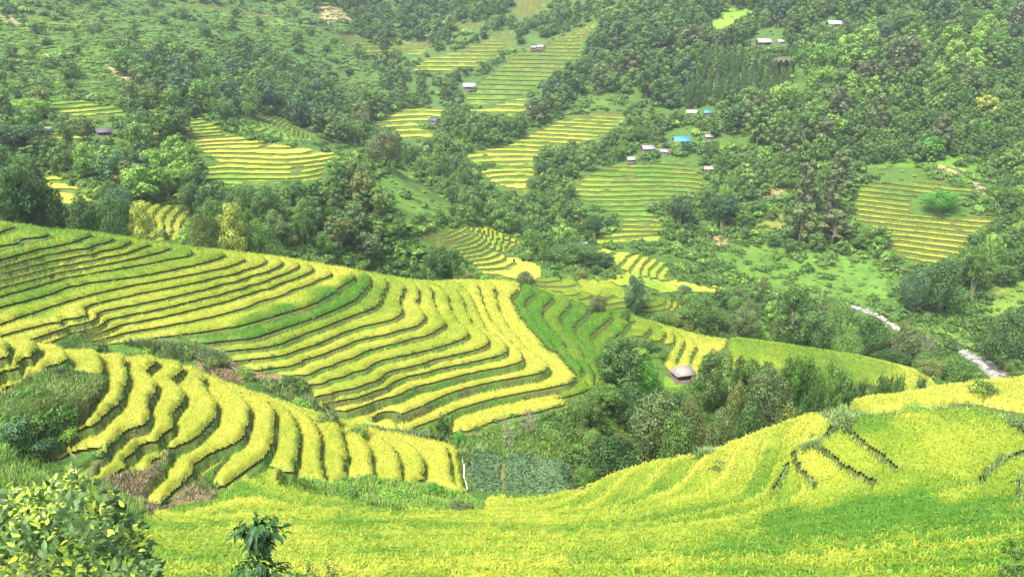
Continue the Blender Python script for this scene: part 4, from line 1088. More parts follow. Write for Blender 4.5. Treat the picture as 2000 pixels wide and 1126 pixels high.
# ---- woods and scrub: outlines as seen, spacing in metres, plant size, forms and tones
WOODS = [
 ('in the dark pine plantation left of the palm', [(1330,190),(1400,130),(1500,112),(1560,120),(1540,180),(1480,200),(1400,205),(1340,215)], 3.4, (9,12), ['conifer'], ['dark','dark','mixed'], (200,640)),
 ('in the plantation of slender young trees at right', [(1640,240),(1760,200),(1900,170),(2080,150),(2080,300),(1960,310),(1690,322),(1640,305)], 3.6, (4,8.5), ['tall','tall','round'], ['light','mid','light','bright','mid','mixed','dark'], (200,640)),
 # name phrase, outline, spacing, (hmin,hmax), kinds, tones, y range
 ('in the dense young wood on the upper right hillside', [(1500,150),(1600,100),(1700,20),(2080,-60),(2080,300),(1960,310),(1690,325),(1640,310),(1560,320),(1500,260)], 6.2, (6.5,12.5), ['round','round','tall','round'], ['mid','light','mid','light','mixed','mid','light','light','blue','grey'], (200,640)),
 ('in the dark wood left of the palm, upper right', [(1150,70),(1240,20),(1300,-10),(1700,-60),(1700,20),(1600,100),(1500,150),(1500,260),(1560,320),(1420,260),(1400,200),(1300,210),(1240,190),(1120,200),(1060,220),(1100,170),(1140,120)], 6.6, (8,14), ['round','tall','round','tall'], ['dark','grey','mixed','sage','dark','mid','blue'], (200,700)),
 ('in the tree belt between the valley terraces, centre', [(1000,240),(1060,225),(1120,200),(1110,225),(1030,262),(985,285),(905,300),(880,270),(850,262),(868,225),(900,235),(1000,235)], 5.4, (6,10), ['round','tall'], ['dark','mixed','mid','grey'], (240,480)),
 ('in the tree belt left of the striped green terraces', [(1180,270),(1240,230),(1340,245),(1390,250),(1400,300),(1270,310),(1180,325),(1105,362),(1170,410),(1160,470),(1080,450),(1000,420),(1030,372),(1050,330),(1060,290),(1130,285)], 5.0, (4.5,8.5), ['round','tall','bamboo','round'], ['dark','mid','mixed','blue','mid'], (220,420)),
 ('in the wood filling the valley left of centre', [(230,140),(350,125),(430,180),(560,190),(640,190),(740,200),(725,260),(700,295),(640,280),(560,250),(530,205),(480,250),(440,258),(360,228),(260,215),(230,185)], 6.0, (6.5,12), ['round','bamboo','tall','round'], ['dark','mid','mixed','mid','blue','sage'], (230,480)),
 ('in the dark gully below the upper left hills', [(430,100),(520,100),(560,130),(700,200),(740,200),(760,150),(840,160),(880,150),(800,240),(730,260),(640,200),(540,190),(430,170)], 6.5, (6,10), ['round','tall'], ['dark','mixed','blue','grey'], (280,600)),
 ('in the tree belt at the head of the valley', [(560,-20),(1000,-20),(1000,30),(940,45),(880,60),(900,90),(780,150),(700,130),(740,95),(650,60),(600,20)], 7.5, (7,11), ['round','tall'], ['dark','mixed','blue','grey'], (400,760)),
 ('in the dark line beside the pale high terraces', [(800,170),(840,130),(900,95),(1000,45),(1075,20),(1130,0),(1200,0),(1160,30),(1060,85),(1010,98),(960,135),(900,150),(940,160),(910,200),(830,195),(790,220)], 6.5, (6,10), ['round','tall'], ['dark','mixed','grey'], (350,760)),
 ('scattered over the grassy upper left hills', [(-60,-40),(560,-40),(600,60),(520,110),(430,130),(240,150),(200,190),(80,185),(-60,200)], 16, (3.5,6.5), ['round','bamboo'], ['mid','mixed','light','dark'], (240,620)),
 ('dotted over the far hillside left of the valley head', [(430,-30),(700,-30),(760,180),(640,190),(560,130),(430,100)], 14, (3.5,7), ['round','round'], ['mid','mixed','mid','dark'], (280,700)),
 ('in the woods around the wooden huts on the left', [(-60,200),(80,215),(250,230),(360,265),(370,300),(400,330),(400,400),(240,390),(180,365),(100,335),(-60,320)], 5.2, (5,9), ['round','bamboo','tall','round'], ['mid','mixed','dark','light','olive','blue'], (150,290)),
 ('in the thick wood on the near face of the mid ridge', [(360,362),(440,365),(530,368),(640,360),(700,330),(720,400),(800,450),(850,480),(900,510),(920,535),(800,525),(640,505),(440,480),(360,465),(370,410)], 4.6, (5,9), ['round','tall','bamboo','round'], ['dark','mid','mixed','olive','sage','dark'], (118,250)),
 ('behind the crest of the big spur at the far left', [(-60,330),(50,340),(100,395),(240,398),(240,440),(340,470),(200,450),(60,440),(-60,420)], 4.5, (5,8), ['round','bamboo'], ['dark','mid','dark','blue'], (108,200)),
 ('along the stream in the valley centre', [(780,280),(860,290),(905,330),(1000,370),(1000,430),(1080,460),(1160,480),(1180,540),(1060,520),(1000,465),(900,440),(880,400),(850,360),(760,330)], 5.0, (3.5,7), ['round','round','bamboo'], ['dark','mid','mixed','light'], (185,360)),
 ('on the broken slope left of the golden terraces', [(1310,380),(1380,310),(1500,320),(1560,325),(1680,330),(1660,430),(1740,500),(1560,500),(1420,470),(1340,480),(1300,450)], 5.6, (3.5,7.5), ['round','tall','bamboo','round'], ['mid','grey','mixed','light','dark','sage'], (215,330)),
 ('on the right edge slope beyond the golden terraces', [(1950,300),(2080,290),(2080,540),(1930,560),(1900,600),(1760,560),(1750,510),(1850,525),(1900,495),(1950,440)], 4.8, (4,9), ['round','bamboo','round'], ['dark','mid','mixed','mid','light'], (195,330)),
 ('among the trees lining the river valley at right', [(1340,600),(1400,575),(1500,590),(1600,600),(1660,620),(1740,645),(1850,690),(1930,750),(1850,770),(1780,740),(1640,705),(1500,680),(1400,650),(1330,630)], 4.6, (3,6), ['round','round','bamboo'], ['dark','mid','mixed','sage','olive','light'], (140,215)),
 ('on the right bank above the stones of the river', [(1900,640),(2080,600),(2080,770),(1990,750),(1930,700)], 4.6, (3,6.5), ['round'], ['dark','mid','mixed'], (145,230)),
 ('in the shady hollow below the thatched hut', [(1120,790),(1180,740),(1300,790),(1380,780),(1480,740),(1600,745),(1780,775),(1860,780),(1700,800),(1560,840),(1400,900),(1260,930),(1160,900),(1110,830)], 3.6, (2.5,4.8), ['nround','nround','nbamboo'], ['dark','mid','mixed','olive'], (66,116)),
]
OCC = [(f['poly'], f['y'][1]) for f in FIELDS] + [([(a - w * .7, b - w * .9), (a + w * .7, b - w * .9), (a + w * .7, b), (a - w * .7, b)], 9999) for (a, b, w) in HOUSE_BOX] + [
 ([(1665,602),(1700,600),(1750,632),(1760,660),(1735,650)], 999), ([(870,870),(1125,870),(1125,965),(900,970)], 74), ([(400,690),(560,700),(612,745),(420,748)], 79), ([(880,790),(1110,770),(1170,800),(1120,870),(900,870)], 78), ([(1870,672),(1900,680),(1990,735),(1985,752),(1940,750)], 999)]
OCC += [(p_, y_[1]) for p_, c_, y_ in GRASS if y_[0] > 150 and (c_[0] > c_[1] or c_[0] > .19)]
def blocks_view(x, y, z, h, w):
    tx, ty = project(np.array([x]), np.array([y]), np.array([z + h])); bx_, by_ = project(np.array([x]), np.array([y]), np.array([z + h * .4]))
    hw = w * .36 / y * F0
    sx = np.array([tx[0], tx[0], tx[0] - hw, tx[0] + hw]); sy = np.array([ty[0] + 2, by_[0], (ty[0] + by_[0]) / 2, (ty[0] + by_[0]) / 2])
    for poly, ymax in OCC:
        if ymax > y and inpoly(sx, sy, poly).any(): return True
    return False
cands = []
allpts = np.zeros((0, 2)); allr = np.zeros(0)
cells_xy = {}
def clear(X, Y, d):
    gx_, gy_ = int(X // 6), int(Y // 6)
    for a in range(-2, 3):
        for b in range(-2, 3):
            for (x, y) in cells_xy.get((gx_ + a, gy_ + b), ()):
                if (x - X) ** 2 + (y - Y) ** 2 < d * d: return False
    return True
def cell_field(X, Y):
    u, v = tow(np.asarray(X), np.asarray(Y))
    iu = np.clip(np.round((u - U[0]) / (U[1] - U[0])).astype(int), 0, NU - 1)
    iv = np.clip(np.searchsorted(V, v), 0, nr - 1)
    return fieldv[iv, iu]
prnd = np.random.default_rng(77)
for phrase, poly, sp, (h0, h1), kinds, tones, yr in WOODS:
    P = np.array(poly, float); x0, y0 = P.min(0); x1, y1 = P.max(0)
    area = (x1 - x0) * (y1 - y0)
    n = int(min(9000, area / 14))
    qx = prnd.uniform(x0, x1, n); qy = prnd.uniform(y0, y1, n)
    m = inpoly(qx, qy, poly); qx = qx[m]; qy = qy[m]
    X, Y, Z = raycast(qx, qy, 24)
    ok = (Y > yr[0]) & (Y < yr[1]) & (cell_field(X, Y) < 0)
    for x, y in zip(X[ok], Y[ok]):
        s_ = sp * prnd.uniform(.8, 1.2)
        if not clear(x, y, s_): continue
        if len(hero_xy) and (((hero_xy[:, 0] - x) ** 2 + (hero_xy[:, 1] - y) ** 2) < (hero_xy[:, 2] + 1.0) ** 2).any(): continue
        cells_xy.setdefault((int(x // 6), int(y // 6)), []).append((x, y))
        k = kinds[prnd.integers(len(kinds))]; t = tones[prnd.integers(len(tones))]
        h = prnd.uniform(h0, h1); zg = float(base_z(np.array([x]), np.array([y]))[0])
        if blocks_view(x, y, zg, h, h * .7):
            h = prnd.uniform(2.2, 3.2); k = 'nround' if y < 120 else 'round'
            if blocks_view(x, y, zg, h, h * .7): continue
        cands.append((h / y, x, y, h, k, t, phrase, sp))
cands.sort(key=lambda c: -c[0])
LAND = [(1528,130,'the single palm'), (1490,100,'the long pale-roofed farmhouse'), (1628,57,'the highest house'), (1352,224,'the earth-walled farmhouse'), (1331,270,'the blue-roofed house'), (1265,297,'the grey-roofed hut by the path'), (1383,333,'the pinkish-roofed shed'), (1057,92,'the far pale-walled farmhouse'), (917,174,'the low tin shelter'), (848,230,'the valley farmhouse'), (752,290,'the large brownish round tree'), (733,395,'the bamboo on the bright knoll'), (500,320,'the golden ridge-top field'), (300,245,'the smallest wooden hut'), (205,262,'the slate-roofed hut'), (90,257,'the leftmost wooden hut'), (310,430,'the small curved terraces'), (130,380,'the little yellow rice steps'), (450,440,'the yellow-green tree behind the crest'), (868,505,'the bamboo above the big spur'), (930,490,'the small terraces behind the crest'), (1125,510,'the shrubby mound'), (1240,575,'the lone slender tree'), (1230,400,'the striped green terraces'), (990,345,'the bright yellow valley patch'), (1130,250,'the middle valley terraces'), (1800,440,'the golden right-bank terraces'), (1600,380,'the tall grey-brown pair'), (1710,615,'the upper river stones'), (1920,710,'the lower river stones'), (1840,570,'the ivy-draped trees'), (1550,610,'the tall pointed tree'), (1400,620,'the large dusky tree'), (1600,700,'the pale ridge field'), (1212,730,'the tall tree with yellow-green tips'), (1283,840,'the large sage tree'), (1330,740,'the thatched hut'), (1020,920,'the bean patch'), (400,700,'the leaning bare-branched tree'), (540,760,'the brushwood heap'), (700,830,'the lowest yellow strips'), (1000,860,'the two leafless grey trees'), (240,150,'the dry brown field patch'), (640,30,'the bare landslip'), (1030,20,'the topmost central rice steps'), (850,130,'the pale high terraces'), (1050,130,'the long green terraced slope'), (1700,130,'the grey-crowned tree with pale trunk'), (1930,210,'the yellow-green round tree'), (1800,250,'the slender young plantation'), (100,90,'the grassy upper left hill'), (600,130,'the grassy far hill'), (1430,25,'the light green clearing at top'), (560,240,'the narrow green rice steps'), (380,180,'the valley wood left of centre'), (700,200,'the dark central gully'), (1500,340,'the banana plants'), (1300,100,'the dark wood above the valley'), (1800,60,'the young wood at upper right')]
LANDA = np.array([(a, b) for a, b, _ in LAND], float)
def where_is(x, y, z):
    px, py = project(np.array([x]), np.array([y]), np.array([z])); d = np.hypot(LANDA[:, 0] - px, (LANDA[:, 1] - py) * 1.3)
    k = int(np.argmin(d)); dx = px[0] - LAND[k][0]; dy = py[0] - LAND[k][1]
    if d[k] < 16: r = 'close beside'
    elif abs(dx) > abs(dy) * 1.1: r = ('far ' if abs(dx) > 75 else '') + ('right of' if dx > 0 else 'left of')
    else: r = ('well ' if abs(dy) > 50 else '') + ('above' if dy < 0 else 'below')
    return r + ' ' + LAND[k][2]
TONE = dict(dark='dark green', mid='mid green', light='light green', olive='olive green', sage='sage green', blue='blue-green', grey='grey-brown', yellow='yellow-green', mixed='dusky green', bright='bright green')
KINDN = dict(conifer=('pine_tree', 'tree', 'pine'), round=('broadleaf_tree', 'tree', 'round tree'), tall=('broadleaf_tree', 'tree', 'slender tree'), bamboo=('bamboo_clump', 'bamboo', 'bamboo clump'), nround=('broadleaf_tree', 'tree', 'round tree'), nbamboo=('bamboo_clump', 'bamboo', 'bamboo clump'))
NV = dict(conifer=2, round=4, tall=4, bamboo=3, nround=3, nbamboo=2)
count = {}
def lb(x, y, h, t, noun, cat, q):
    if q == 1: return cat
    sz = 'small' if h < 5 else 'large' if h > 9.5 else 'mid-sized'
    w_ = where_is(x, y, gz(x, y) + h * .5)
    return f"{sz} {TONE[t]} {noun}{'s' if q == 2 else ''} {w_}"
rest = []
for (_, x, y, h, k, t, phrase, sp) in cands:
    nm, cat, noun = KINDN[k]
    if k in ('round', 'tall') and y < 175: k = 'n' + k
    if k == 'bamboo' and y < 175: k = 'nbamboo'
    nv = 3 if k.startswith('nr') or k.startswith('nt') else NV.get(k, 2)
    var = k + str(int(prnd.integers(nv)))
    wfac = {'conifer': .34, 'round': .85, 'tall': .50, 'bamboo': .85}[k.lstrip('n')]
    w = h * wfac * prnd.uniform(.85, 1.2)
    if k != 'conifer': w = max(w, min(sp * .9, h * 1.1))
    if count.get(nm, 0) < 300:
        count[nm] = count.get(nm, 0) + 1
        place_tree(var, x, y, h, w, t, *[lb(x, y, h, t, noun, cat, q) for q in (0, 1, 2)], nm)
    else:
        rest.append((x, y, h, w, var))
print('trees', count, 'rest', len(rest))

# ---- geometry-node scatter of what nobody could count, instancing the meshes of plants that stand in the scene
def scatter(name, label, srcs, pts, scl, idx, rot, **props):
    n = len(pts)
    me = bpy.data.meshes.new(name)
    me.vertices.add(n); me.vertices.foreach_set('co', np.asarray(pts, np.float32).ravel())
    a = me.attributes.new('scl', 'FLOAT_VECTOR', 'POINT'); a.data.foreach_set('vector', np.asarray(scl, np.float32).ravel())
    a = me.attributes.new('rot', 'FLOAT', 'POINT'); a.data.foreach_set('value', np.asarray(rot, np.float32))
    a = me.attributes.new('idx', 'INT', 'POINT'); a.data.foreach_set('value', np.asarray(idx, np.int32))
    o = bpy.data.objects.new(name, me); COL.objects.link(o)
    o['kind'] = 'stuff'; o['label'] = label
    ng = bpy.data.node_groups.new(name, 'GeometryNodeTree')
    ng.interface.new_socket('Geometry', in_out='INPUT', socket_type='NodeSocketGeometry')
    ng.interface.new_socket('Geometry', in_out='OUTPUT', socket_type='NodeSocketGeometry')
    N_ = ng.nodes; gi_ = N_.new('NodeGroupInput'); go = N_.new('NodeGroupOutput')
    g2i = N_.new('GeometryNodeGeometryToInstance')
    for s in srcs[::-1]:
        oi = N_.new('GeometryNodeObjectInfo'); oi.transform_space = 'ORIGINAL'; oi.inputs['Object'].default_value = s
        ng.links.new(oi.outputs['Geometry'], g2i.inputs[0])
    iop = N_.new('GeometryNodeInstanceOnPoints'); iop.inputs['Pick Instance'].default_value = True
    def attr(nm, typ):
        x = N_.new('GeometryNodeInputNamedAttribute'); x.data_type = typ; x.inputs[0].default_value = nm; return x.outputs[0]
    cmb = N_.new('ShaderNodeCombineXYZ'); ng.links.new(attr('rot', 'FLOAT'), cmb.inputs[2])
    ng.links.new(gi_.outputs[0], iop.inputs['Points']); ng.links.new(g2i.outputs[0], iop.inputs['Instance'])
    ng.links.new(attr('idx', 'INT'), iop.inputs['Instance Index'])
    ng.links.new(cmb.outputs[0], iop.inputs['Rotation']); ng.links.new(attr('scl', 'FLOAT_VECTOR'), iop.inputs['Scale'])
    ng.links.new(iop.outputs[0], go.inputs[0])
    md = o.modifiers.new('scatter', 'NODES'); md.node_group = ng
    return o
def crown_source(var):
    me = PROTO[var][0]
    for o in bpy.data.objects:
        if o.data is me: return o
srckeys = [k for k in PROTO if not k.startswith('n') and crown_source(k) is not None]
if rest:
    A_ = np.array([(x, y, h, w) for x, y, h, w, v in rest])
    zz = ground_z(A_[:, 0], A_[:, 1])
    idx = np.array([srckeys.index(v) if v in srckeys else 0 for *_, v in rest])
    scl = np.array([(w / PROTO[srckeys[i]][3],) * 2 + (h / PROTO[srckeys[i]][2],) for (x, y, h, w, v), i in zip(rest, idx)])
    scatter('far_woodland', 'far woods on the hillsides', [crown_source(k) for k in srckeys], np.stack([A_[:, 0], A_[:, 1], zz - .2], 1), scl, idx, prnd.uniform(0, 6.28, len(rest)))
# shrubs: the nearest as things, the rest as scrub
mfree = (fieldv < 0)
bx = []; n = 32000
qx = prnd.uniform(-150, 2150, n); qy = prnd.uniform(-30, 1000, n)
X, Y, Z = raycast(qx, qy, 24)
jit = vnoise(X, Y, 22.0)
isgrass = np.zeros(n, bool)
for poly, c, yr in GRASS: isgrass |= inpoly(qx, qy, poly) & (Y > yr[0]) & (Y < yr[1])
ok = (Y > 62) & ((Y > 95) | (prnd.random(n) < .5)) & (cell_field(X, Y) < 0) & ((jit > .30) | (Y < 190)) & (~isgrass | (prnd.random(n) < .15))
hillgrass = (qx < 760) & (qy < 200)
ok &= ~hillgrass | (jit > .6)
SHR = []
cells_xy2 = {}
for x, y in zip(X[ok], Y[ok]):
    s_ = prnd.uniform(.8, 2.6) * (1 if y > 120 else .5)
    if y > 60 and blocks_view(x, y, float(base_z(np.array([x]), np.array([y]))[0]), s_ * .8, s_ * .8): continue
    SHR.append((s_ / y, x, y, s_))
SHR.sort(key=lambda c: -c[0])
nshr = 0; rest2 = []
taken = {}
stones = ['dark', 'mid', 'mixed', 'light', 'mid', 'sage', 'olive']
for (_, x, y, s_) in SHR:
    g = (int(x // 3), int(y // 3))
    if any((x - a) ** 2 + (y - b) ** 2 < (s_ * .55) ** 2 for ga in (-1, 0, 1) for gb in (-1, 0, 1) for a, b in taken.get((g[0] + ga, g[1] + gb), ())): continue
    taken.setdefault(g, []).append((x, y))
    if nshr < 300:
        nshr += 1
        t = stones[int(prnd.integers(len(stones)))]
        where = where_is(x, y, gz(x, y) + .4)
        place_shrub('nb%d' % prnd.integers(4), x, y, s_, t, f"{'low' if s_ < .8 else 'bushy'} {TONE[t]} shrub {where}", 'shrub', f"{'low' if s_ < .8 else 'bushy'} {TONE[t]} shrubs {where}", prnd.uniform(.7, 1.2))
    else: rest2.append((x, y, s_))
sh_src = []
for i in range(4):
    BUSH[f'b{i}'] = BUSH[f'b{i}']
    o = place_shrub(f'b{i}', -75 + i * 9, 150 + i, 2.0, 'mixed', 'dusky green shrub low behind the crest at the far left', 'shrub', 'dusky shrubs low behind the crest at the far left')
    sh_src.append(o)
for i, (tn, me) in enumerate((('mid', BUSH['b0'].copy()), ('light', BUSH['b2'].copy()), ('light', BUSH['b3'].copy()))):
    me.materials[0] = LEAFS[tn]; BUSH['s%d' % i] = me
    sh_src.append(place_shrub('s%d' % i, -72 + i * 8, 156 + i, 1.8, tn, TONE[tn] + ' shrub low behind the crest at the far left', 'shrub', TONE[tn] + ' shrubs low behind the crest at the far left'))
if rest2:
    A_ = np.array(rest2); zz = ground_z(A_[:, 0], A_[:, 1])
    s_ = A_[:, 2] * np.clip(A_[:, 1] / 200, 1, 1.7)
    scatter('scrub', 'scrub on the open slopes', sh_src, np.stack([A_[:, 0], A_[:, 1], zz - .05], 1), np.stack([s_, s_, s_ * prnd.uniform(.5, 1.1, len(s_))], 1), prnd.choice([0, 1, 2, 3, 4, 4, 4, 5], len(s_)), prnd.uniform(0, 6.28, len(s_)))
n = 22000
qx = prnd.uniform(-40, 2040, n); qy = np.where(prnd.random(n) < .6, prnd.uniform(-30, 230, n), prnd.uniform(200, 680, n)); qx = np.where((qy < 230) & (prnd.random(n) < .8), prnd.uniform(-40, 780, n), qx)
X, Y, Z = raycast(qx, qy, 24); ok = (Y > 130) & (cell_field(X, Y) < 0); X = X[ok]; Y = Y[ok]; s_ = prnd.uniform(.5, 1.3, len(X)) * np.clip(Y / 220, .7, 1.5)
scatter('meadow_growth', 'low leafy growth on the open grassy slopes', sh_src, np.stack([X, Y, ground_z(X, Y) - .1], 1), np.stack([s_, s_, s_ * .45], 1), prnd.choice([4, 5, 6, 5, 0], len(X)), prnd.uniform(0, 6.28, len(X)))
print('shrubs', nshr, len(rest2))

# ------------------------------------------------------------------ farm houses and huts
WALLS = dict(brown=m_plain('weathered_timber', (.22, .14, .09), .85, 4.), pale=m_plain('pale_plaster', (.55, .47, .40), .8, 3., .15), dark=m_plain('dark_timber', (.10, .08, .06), .85, 4.), orange=m_plain('earthen_wall', (.50, .30, .18), .85, 3., .2))
ROOFS = dict(grey=m_plain('grey_fibre_cement', (.27, .27, .28), .7, 2., .2), slate=m_plain('slate_blue_sheet', (.10, .105, .12), .6, 2., .2), white=m_plain('pale_sheet_roof', (.38, .37, .35), .6, 2., .12), pink=m_plain('faded_pinkish_roof', (.38, .29, .25), .8, 2., .2), blue=m_plain('blue_sheet_roof', (.06, .26, .58), .5, 2., .15), thatch=m_plain('old_thatch', (.26, .225, .20), .95, 14., .3, bd=.06))
DOOR = m_plain('dark_opening', (.05, .04, .035), .9)
def box(x0, x1, y0, y1, z0, z1):
    v = [(x, y, z) for z in (z0, z1) for x, y in ((x0, y0), (x1, y0), (x1, y1), (x0, y1))]
    return np.array(v, float), np.array([(0, 3, 2, 1), (4, 5, 6, 7), (0, 1, 5, 4), (1, 2, 6, 5), (2, 3, 7, 6), (3, 0, 4, 7)])
def roof_mesh(L, Dp, hw, rise, over=.5, th=.1, rib=.0, hip=0.0):
    """two-pitch roof, thick, with standing ribs"""
    hx = L / 2 + over; hy = Dp / 2 + over; parts = []
    drop = rise * over / (Dp / 2)
    for sgn in (-1, 1):
        v = []
        for dz in (0, -th):
            v += [(-hx, sgn * hy, hw - drop + dz), (hx, sgn * hy, hw - drop + dz), (hx - hip, 0, hw + rise + dz), (-hx + hip, 0, hw + rise + dz)]
        parts.append((np.array(v), np.array([(0, 1, 2, 3), (7, 6, 5, 4), (0, 4, 5, 1), (1, 5, 6, 2), (3, 2, 6, 7), (0, 3, 7, 4)])))
        if rib:
            x = -hx + .2
            while x < hx - .1:
                t0 = np.array([x, sgn * hy, hw - drop + .03]); t1 = np.array([x, sgn * .05, hw + rise + .03])
                parts.append(tube([t0, t1], [rib, rib], 4)); x += .55
    if hip:
        for sx in (-1, 1):
            v = [(sx * hx, -hy, hw - drop), (sx * hx, hy, hw - drop), (sx * (hx - hip), 0, hw + rise), (sx * hx * .99, -hy, hw - drop - th), (sx * hx * .99, hy, hw - drop - th), (sx * (hx - hip), 0, hw + rise - th)]
            parts.append((np.array(v), np.array([(0, 1, 2, 2), (3, 5, 4, 4), (0, 3, 4, 1)])[[2]]))
            parts.append((np.array(v)[[0, 1, 2, 2]] * [1, 1, 1], np.array([(0, 1, 2, 3)])))
    return join(parts)
def house(px, py, wpx, wall, roof, label, rz=0., dep=.65, hw=.42, rise=.24, name='farmhouse', cat='house', open_=False, kind='gable', Y=None):
    if Y is None:
        X_, Y_, _ = raycast(px, py, 60); Y = float(Y_[0])
    X = float(XofY(px, py, Y))
    L = max(1.9, wpx / F0 * Y * .64); Dp = max(1.6, L * dep); hwm = max(1.3, L * hw * .75); rs = max(.5, L * rise)
    z = gz(X, Y)
    root = thing(name, (X, Y, z), label, cat, None, rz)
    pv, pf = box(-L/2 - .7, L/2 + .7, -Dp/2 - .7, Dp/2 + .7, -1.3, .12)
    link('terrace_base', mesh_np('terrace_base', pv, pf), WALLS['dark'], root)
    if not open_:
        v, f = box(-L/2, L/2, -Dp/2, Dp/2, .12, hwm)
        gv = []; gf = []
        for sx in (-1, 1):
            o = len(gv); gv += [(sx * L/2, -Dp/2, hwm), (sx * L/2, Dp/2, hwm), (sx * L/2, 0, hwm + rs - .12)]; gf.append((o, o+1, o+2))
        me = mesh_np('wall', np.concatenate([v, np.array(gv)]), [f, np.array(gf) + 8]); link('wall', me, WALLS[wall], root)
        v, f = box(-L*.08, L*.10, -Dp/2 - .06, -Dp/2 + .02, .13, hwm * .82); link('door', mesh_np('door', v, f), DOOR, root)
        for wx in (-.32, .30):
            v, f = box(L*wx - L*.06, L*wx + L*.06, -Dp/2 - .05, -Dp/2 + .02, hwm * .42, hwm * .75); link('window', mesh_np('window', v, f), DOOR, root)
    for sx in (-1, 1):
        for sy in (-1, 1):
            v, f = tube([(sx * (L/2 + .25), sy * (Dp/2 + .25), .1), (sx * (L/2 + .25), sy * (Dp/2 + .25), hwm - .05)], [.09, .08], 6)
            link('post', mesh_np('post', v, f), WALLS['brown'], root)
    v, f = roof_mesh(L, Dp, hwm, rs, rib=.0 if roof == 'thatch' else .035, th=.22 if roof == 'thatch' else .08, hip=L * .18 if roof == 'thatch' else 0)
    rme = mesh_np('roof', v, f); link('roof', rme, ROOFS[roof], root)
    return X, Y
HOUSES = [
 (90,259,26,'brown','pink','leftmost brown wooden hut with a faded roof among the trees','wooden_hut','hut',.35,False),
 (205,264,34,'brown','slate','brown wooden hut with a slate-blue roof, middle of the three on the left ridge','wooden_hut','hut',.45,False),
 (295,247,19,'brown','grey','smallest wooden hut on posts, rightmost of the three on the left ridge','wooden_hut','hut',.1,True),
 (848,233,26,'pale','slate','grey-roofed farmhouse with a pale gable beside the yellow terraces in the valley centre','farmhouse','house',-.6,False),
 (1057,94,20,'pale','pink','far farmhouse with a pale wall at the foot of the palest yellow steps','farmhouse','house',-.7,False),
 (1043,95,14,'dark','grey','tiny dark shed left of the far farmhouse with the pale wall','shed','shed',0,False),
 (917,175,32,'dark','white','low open shelter with a pale tin roof on the long green terraced slope','field_shelter','shelter',0,True),
 (1490,103,36,'dark','white','long farmhouse with a pale roof above the palm tree','farmhouse','house',.1,False),
 (1523,98,15,'pale','white','small pale-roofed shed right of the long farmhouse above the palm tree','shed','shed',.1,False),
 (1628,59,36,'dark','white','highest house on the upper right hillside, with a pale roof','farmhouse','house',.05,False),
 (1352,226,28,'orange','white','pale-roofed farmhouse with an earth-coloured wall beside the blue tarpaulin shelter','farmhouse','house',-.5,False),
 (1381,223,17,'brown','blue','little shelter under a blue tarpaulin right of the earth-walled farmhouse','field_shelter','shelter',0,True),
 (1331,276,42,'pale','blue','house with a bright blue roof beside the yellow dirt path','farmhouse','house',.05,False),
 (1384,272,18,'brown','grey','small grey-roofed shed right of the house with the bright blue roof','shed','shed',0,False),
 (1362,282,13,'pale','pink','tiny pale shed just below the house with the bright blue roof','shed','shed',.3,False),
 (1265,299,32,'brown','grey','grey-roofed hut left of the foot of the yellow dirt path','wooden_hut','hut',.15,False),
 (1298,303,19,'pale','grey','small grey hut at the foot of the yellow dirt path','wooden_hut','hut',-.5,False),
 (1232,317,19,'dark','white','low pale roof at the top left corner of the striped green terraces','field_shelter','shelter',.1,True),
 (1383,335,21,'orange','pink','open shed with a pinkish roof at the top right corner of the striped green terraces','field_shelter','shelter',0,True),
 (833,78,8,'pale','white','tiny white shelter by the far pale rice patch','field_shelter','shelter',0,True),
 (1140,483,14,'dark','white','little pale roof showing above the shrubby mound','field_shelter','shelter',.2,True),
]
for (px, py, w, wl, rf, lab, nm, ct, rz, op) in HOUSES:
    house(px, py, w, wl, rf, lab, rz, name=nm, cat=ct, open_=op)
house(1332,757,46,'brown','thatch','low thatched hut at the foot of the yellow strips, behind the bright green tree',.25, dep=.8, hw=.10, rise=.30, name='thatched_hut', cat='hut', Y=112)

# ------------------------------------------------------------------ palm, bananas, bare and gnarled trees
palm_leaf = LEAFS['grey']
def palm(px, py, hpx):
    X_, Y_, _ = raycast(px, py, 100); X, Y = float(X_[0]), float(Y_[0])
    h = hpx / F0 * Y
    root = thing('palm_tree', (X, Y, gz(X, Y)), 'single palm with a flat drooping crown on a pale stem, upper right wood', 'palm tree')
    v, f = tube([(0, 0, -1), (.1, 0, h * .5), (0, 0, h)], [.35, .28, .22], 8); link('trunk', mesh_np('trunk', v, f, True), DRYWOOD, root)
    for i in range(13):
        an = i * 6.283 / 13; d = np.array([math.cos(an), math.sin(an), 0]); sd_ = np.array([-d[1], d[0], 0]); L = h * .62; vs = []; fs = []
        for k in range(7):
            t = k / 6.; c = d * L * t + np.array([0, 0, h + L * (.35 * t - .75 * t * t)]); wd = L * .17 * math.sin(math.pi * min(1, t * .9 + .1)) + .05
            vs += [c - sd_ * wd - [0, 0, wd * .6], c + [0, 0, 0], c + sd_ * wd - [0, 0, wd * .6]]
        for k in range(6):
            o = k * 3; fs += [(o, o+1, o+4, o+3), (o+1, o+2, o+5, o+4)]
        me = mesh_np('frond', np.array(vs), np.array(fs)); setcol(me, 'col', np.full((len(vs), 3), .75)); link('frond', me, palm_leaf, root)
palm(1528, 160, 40)

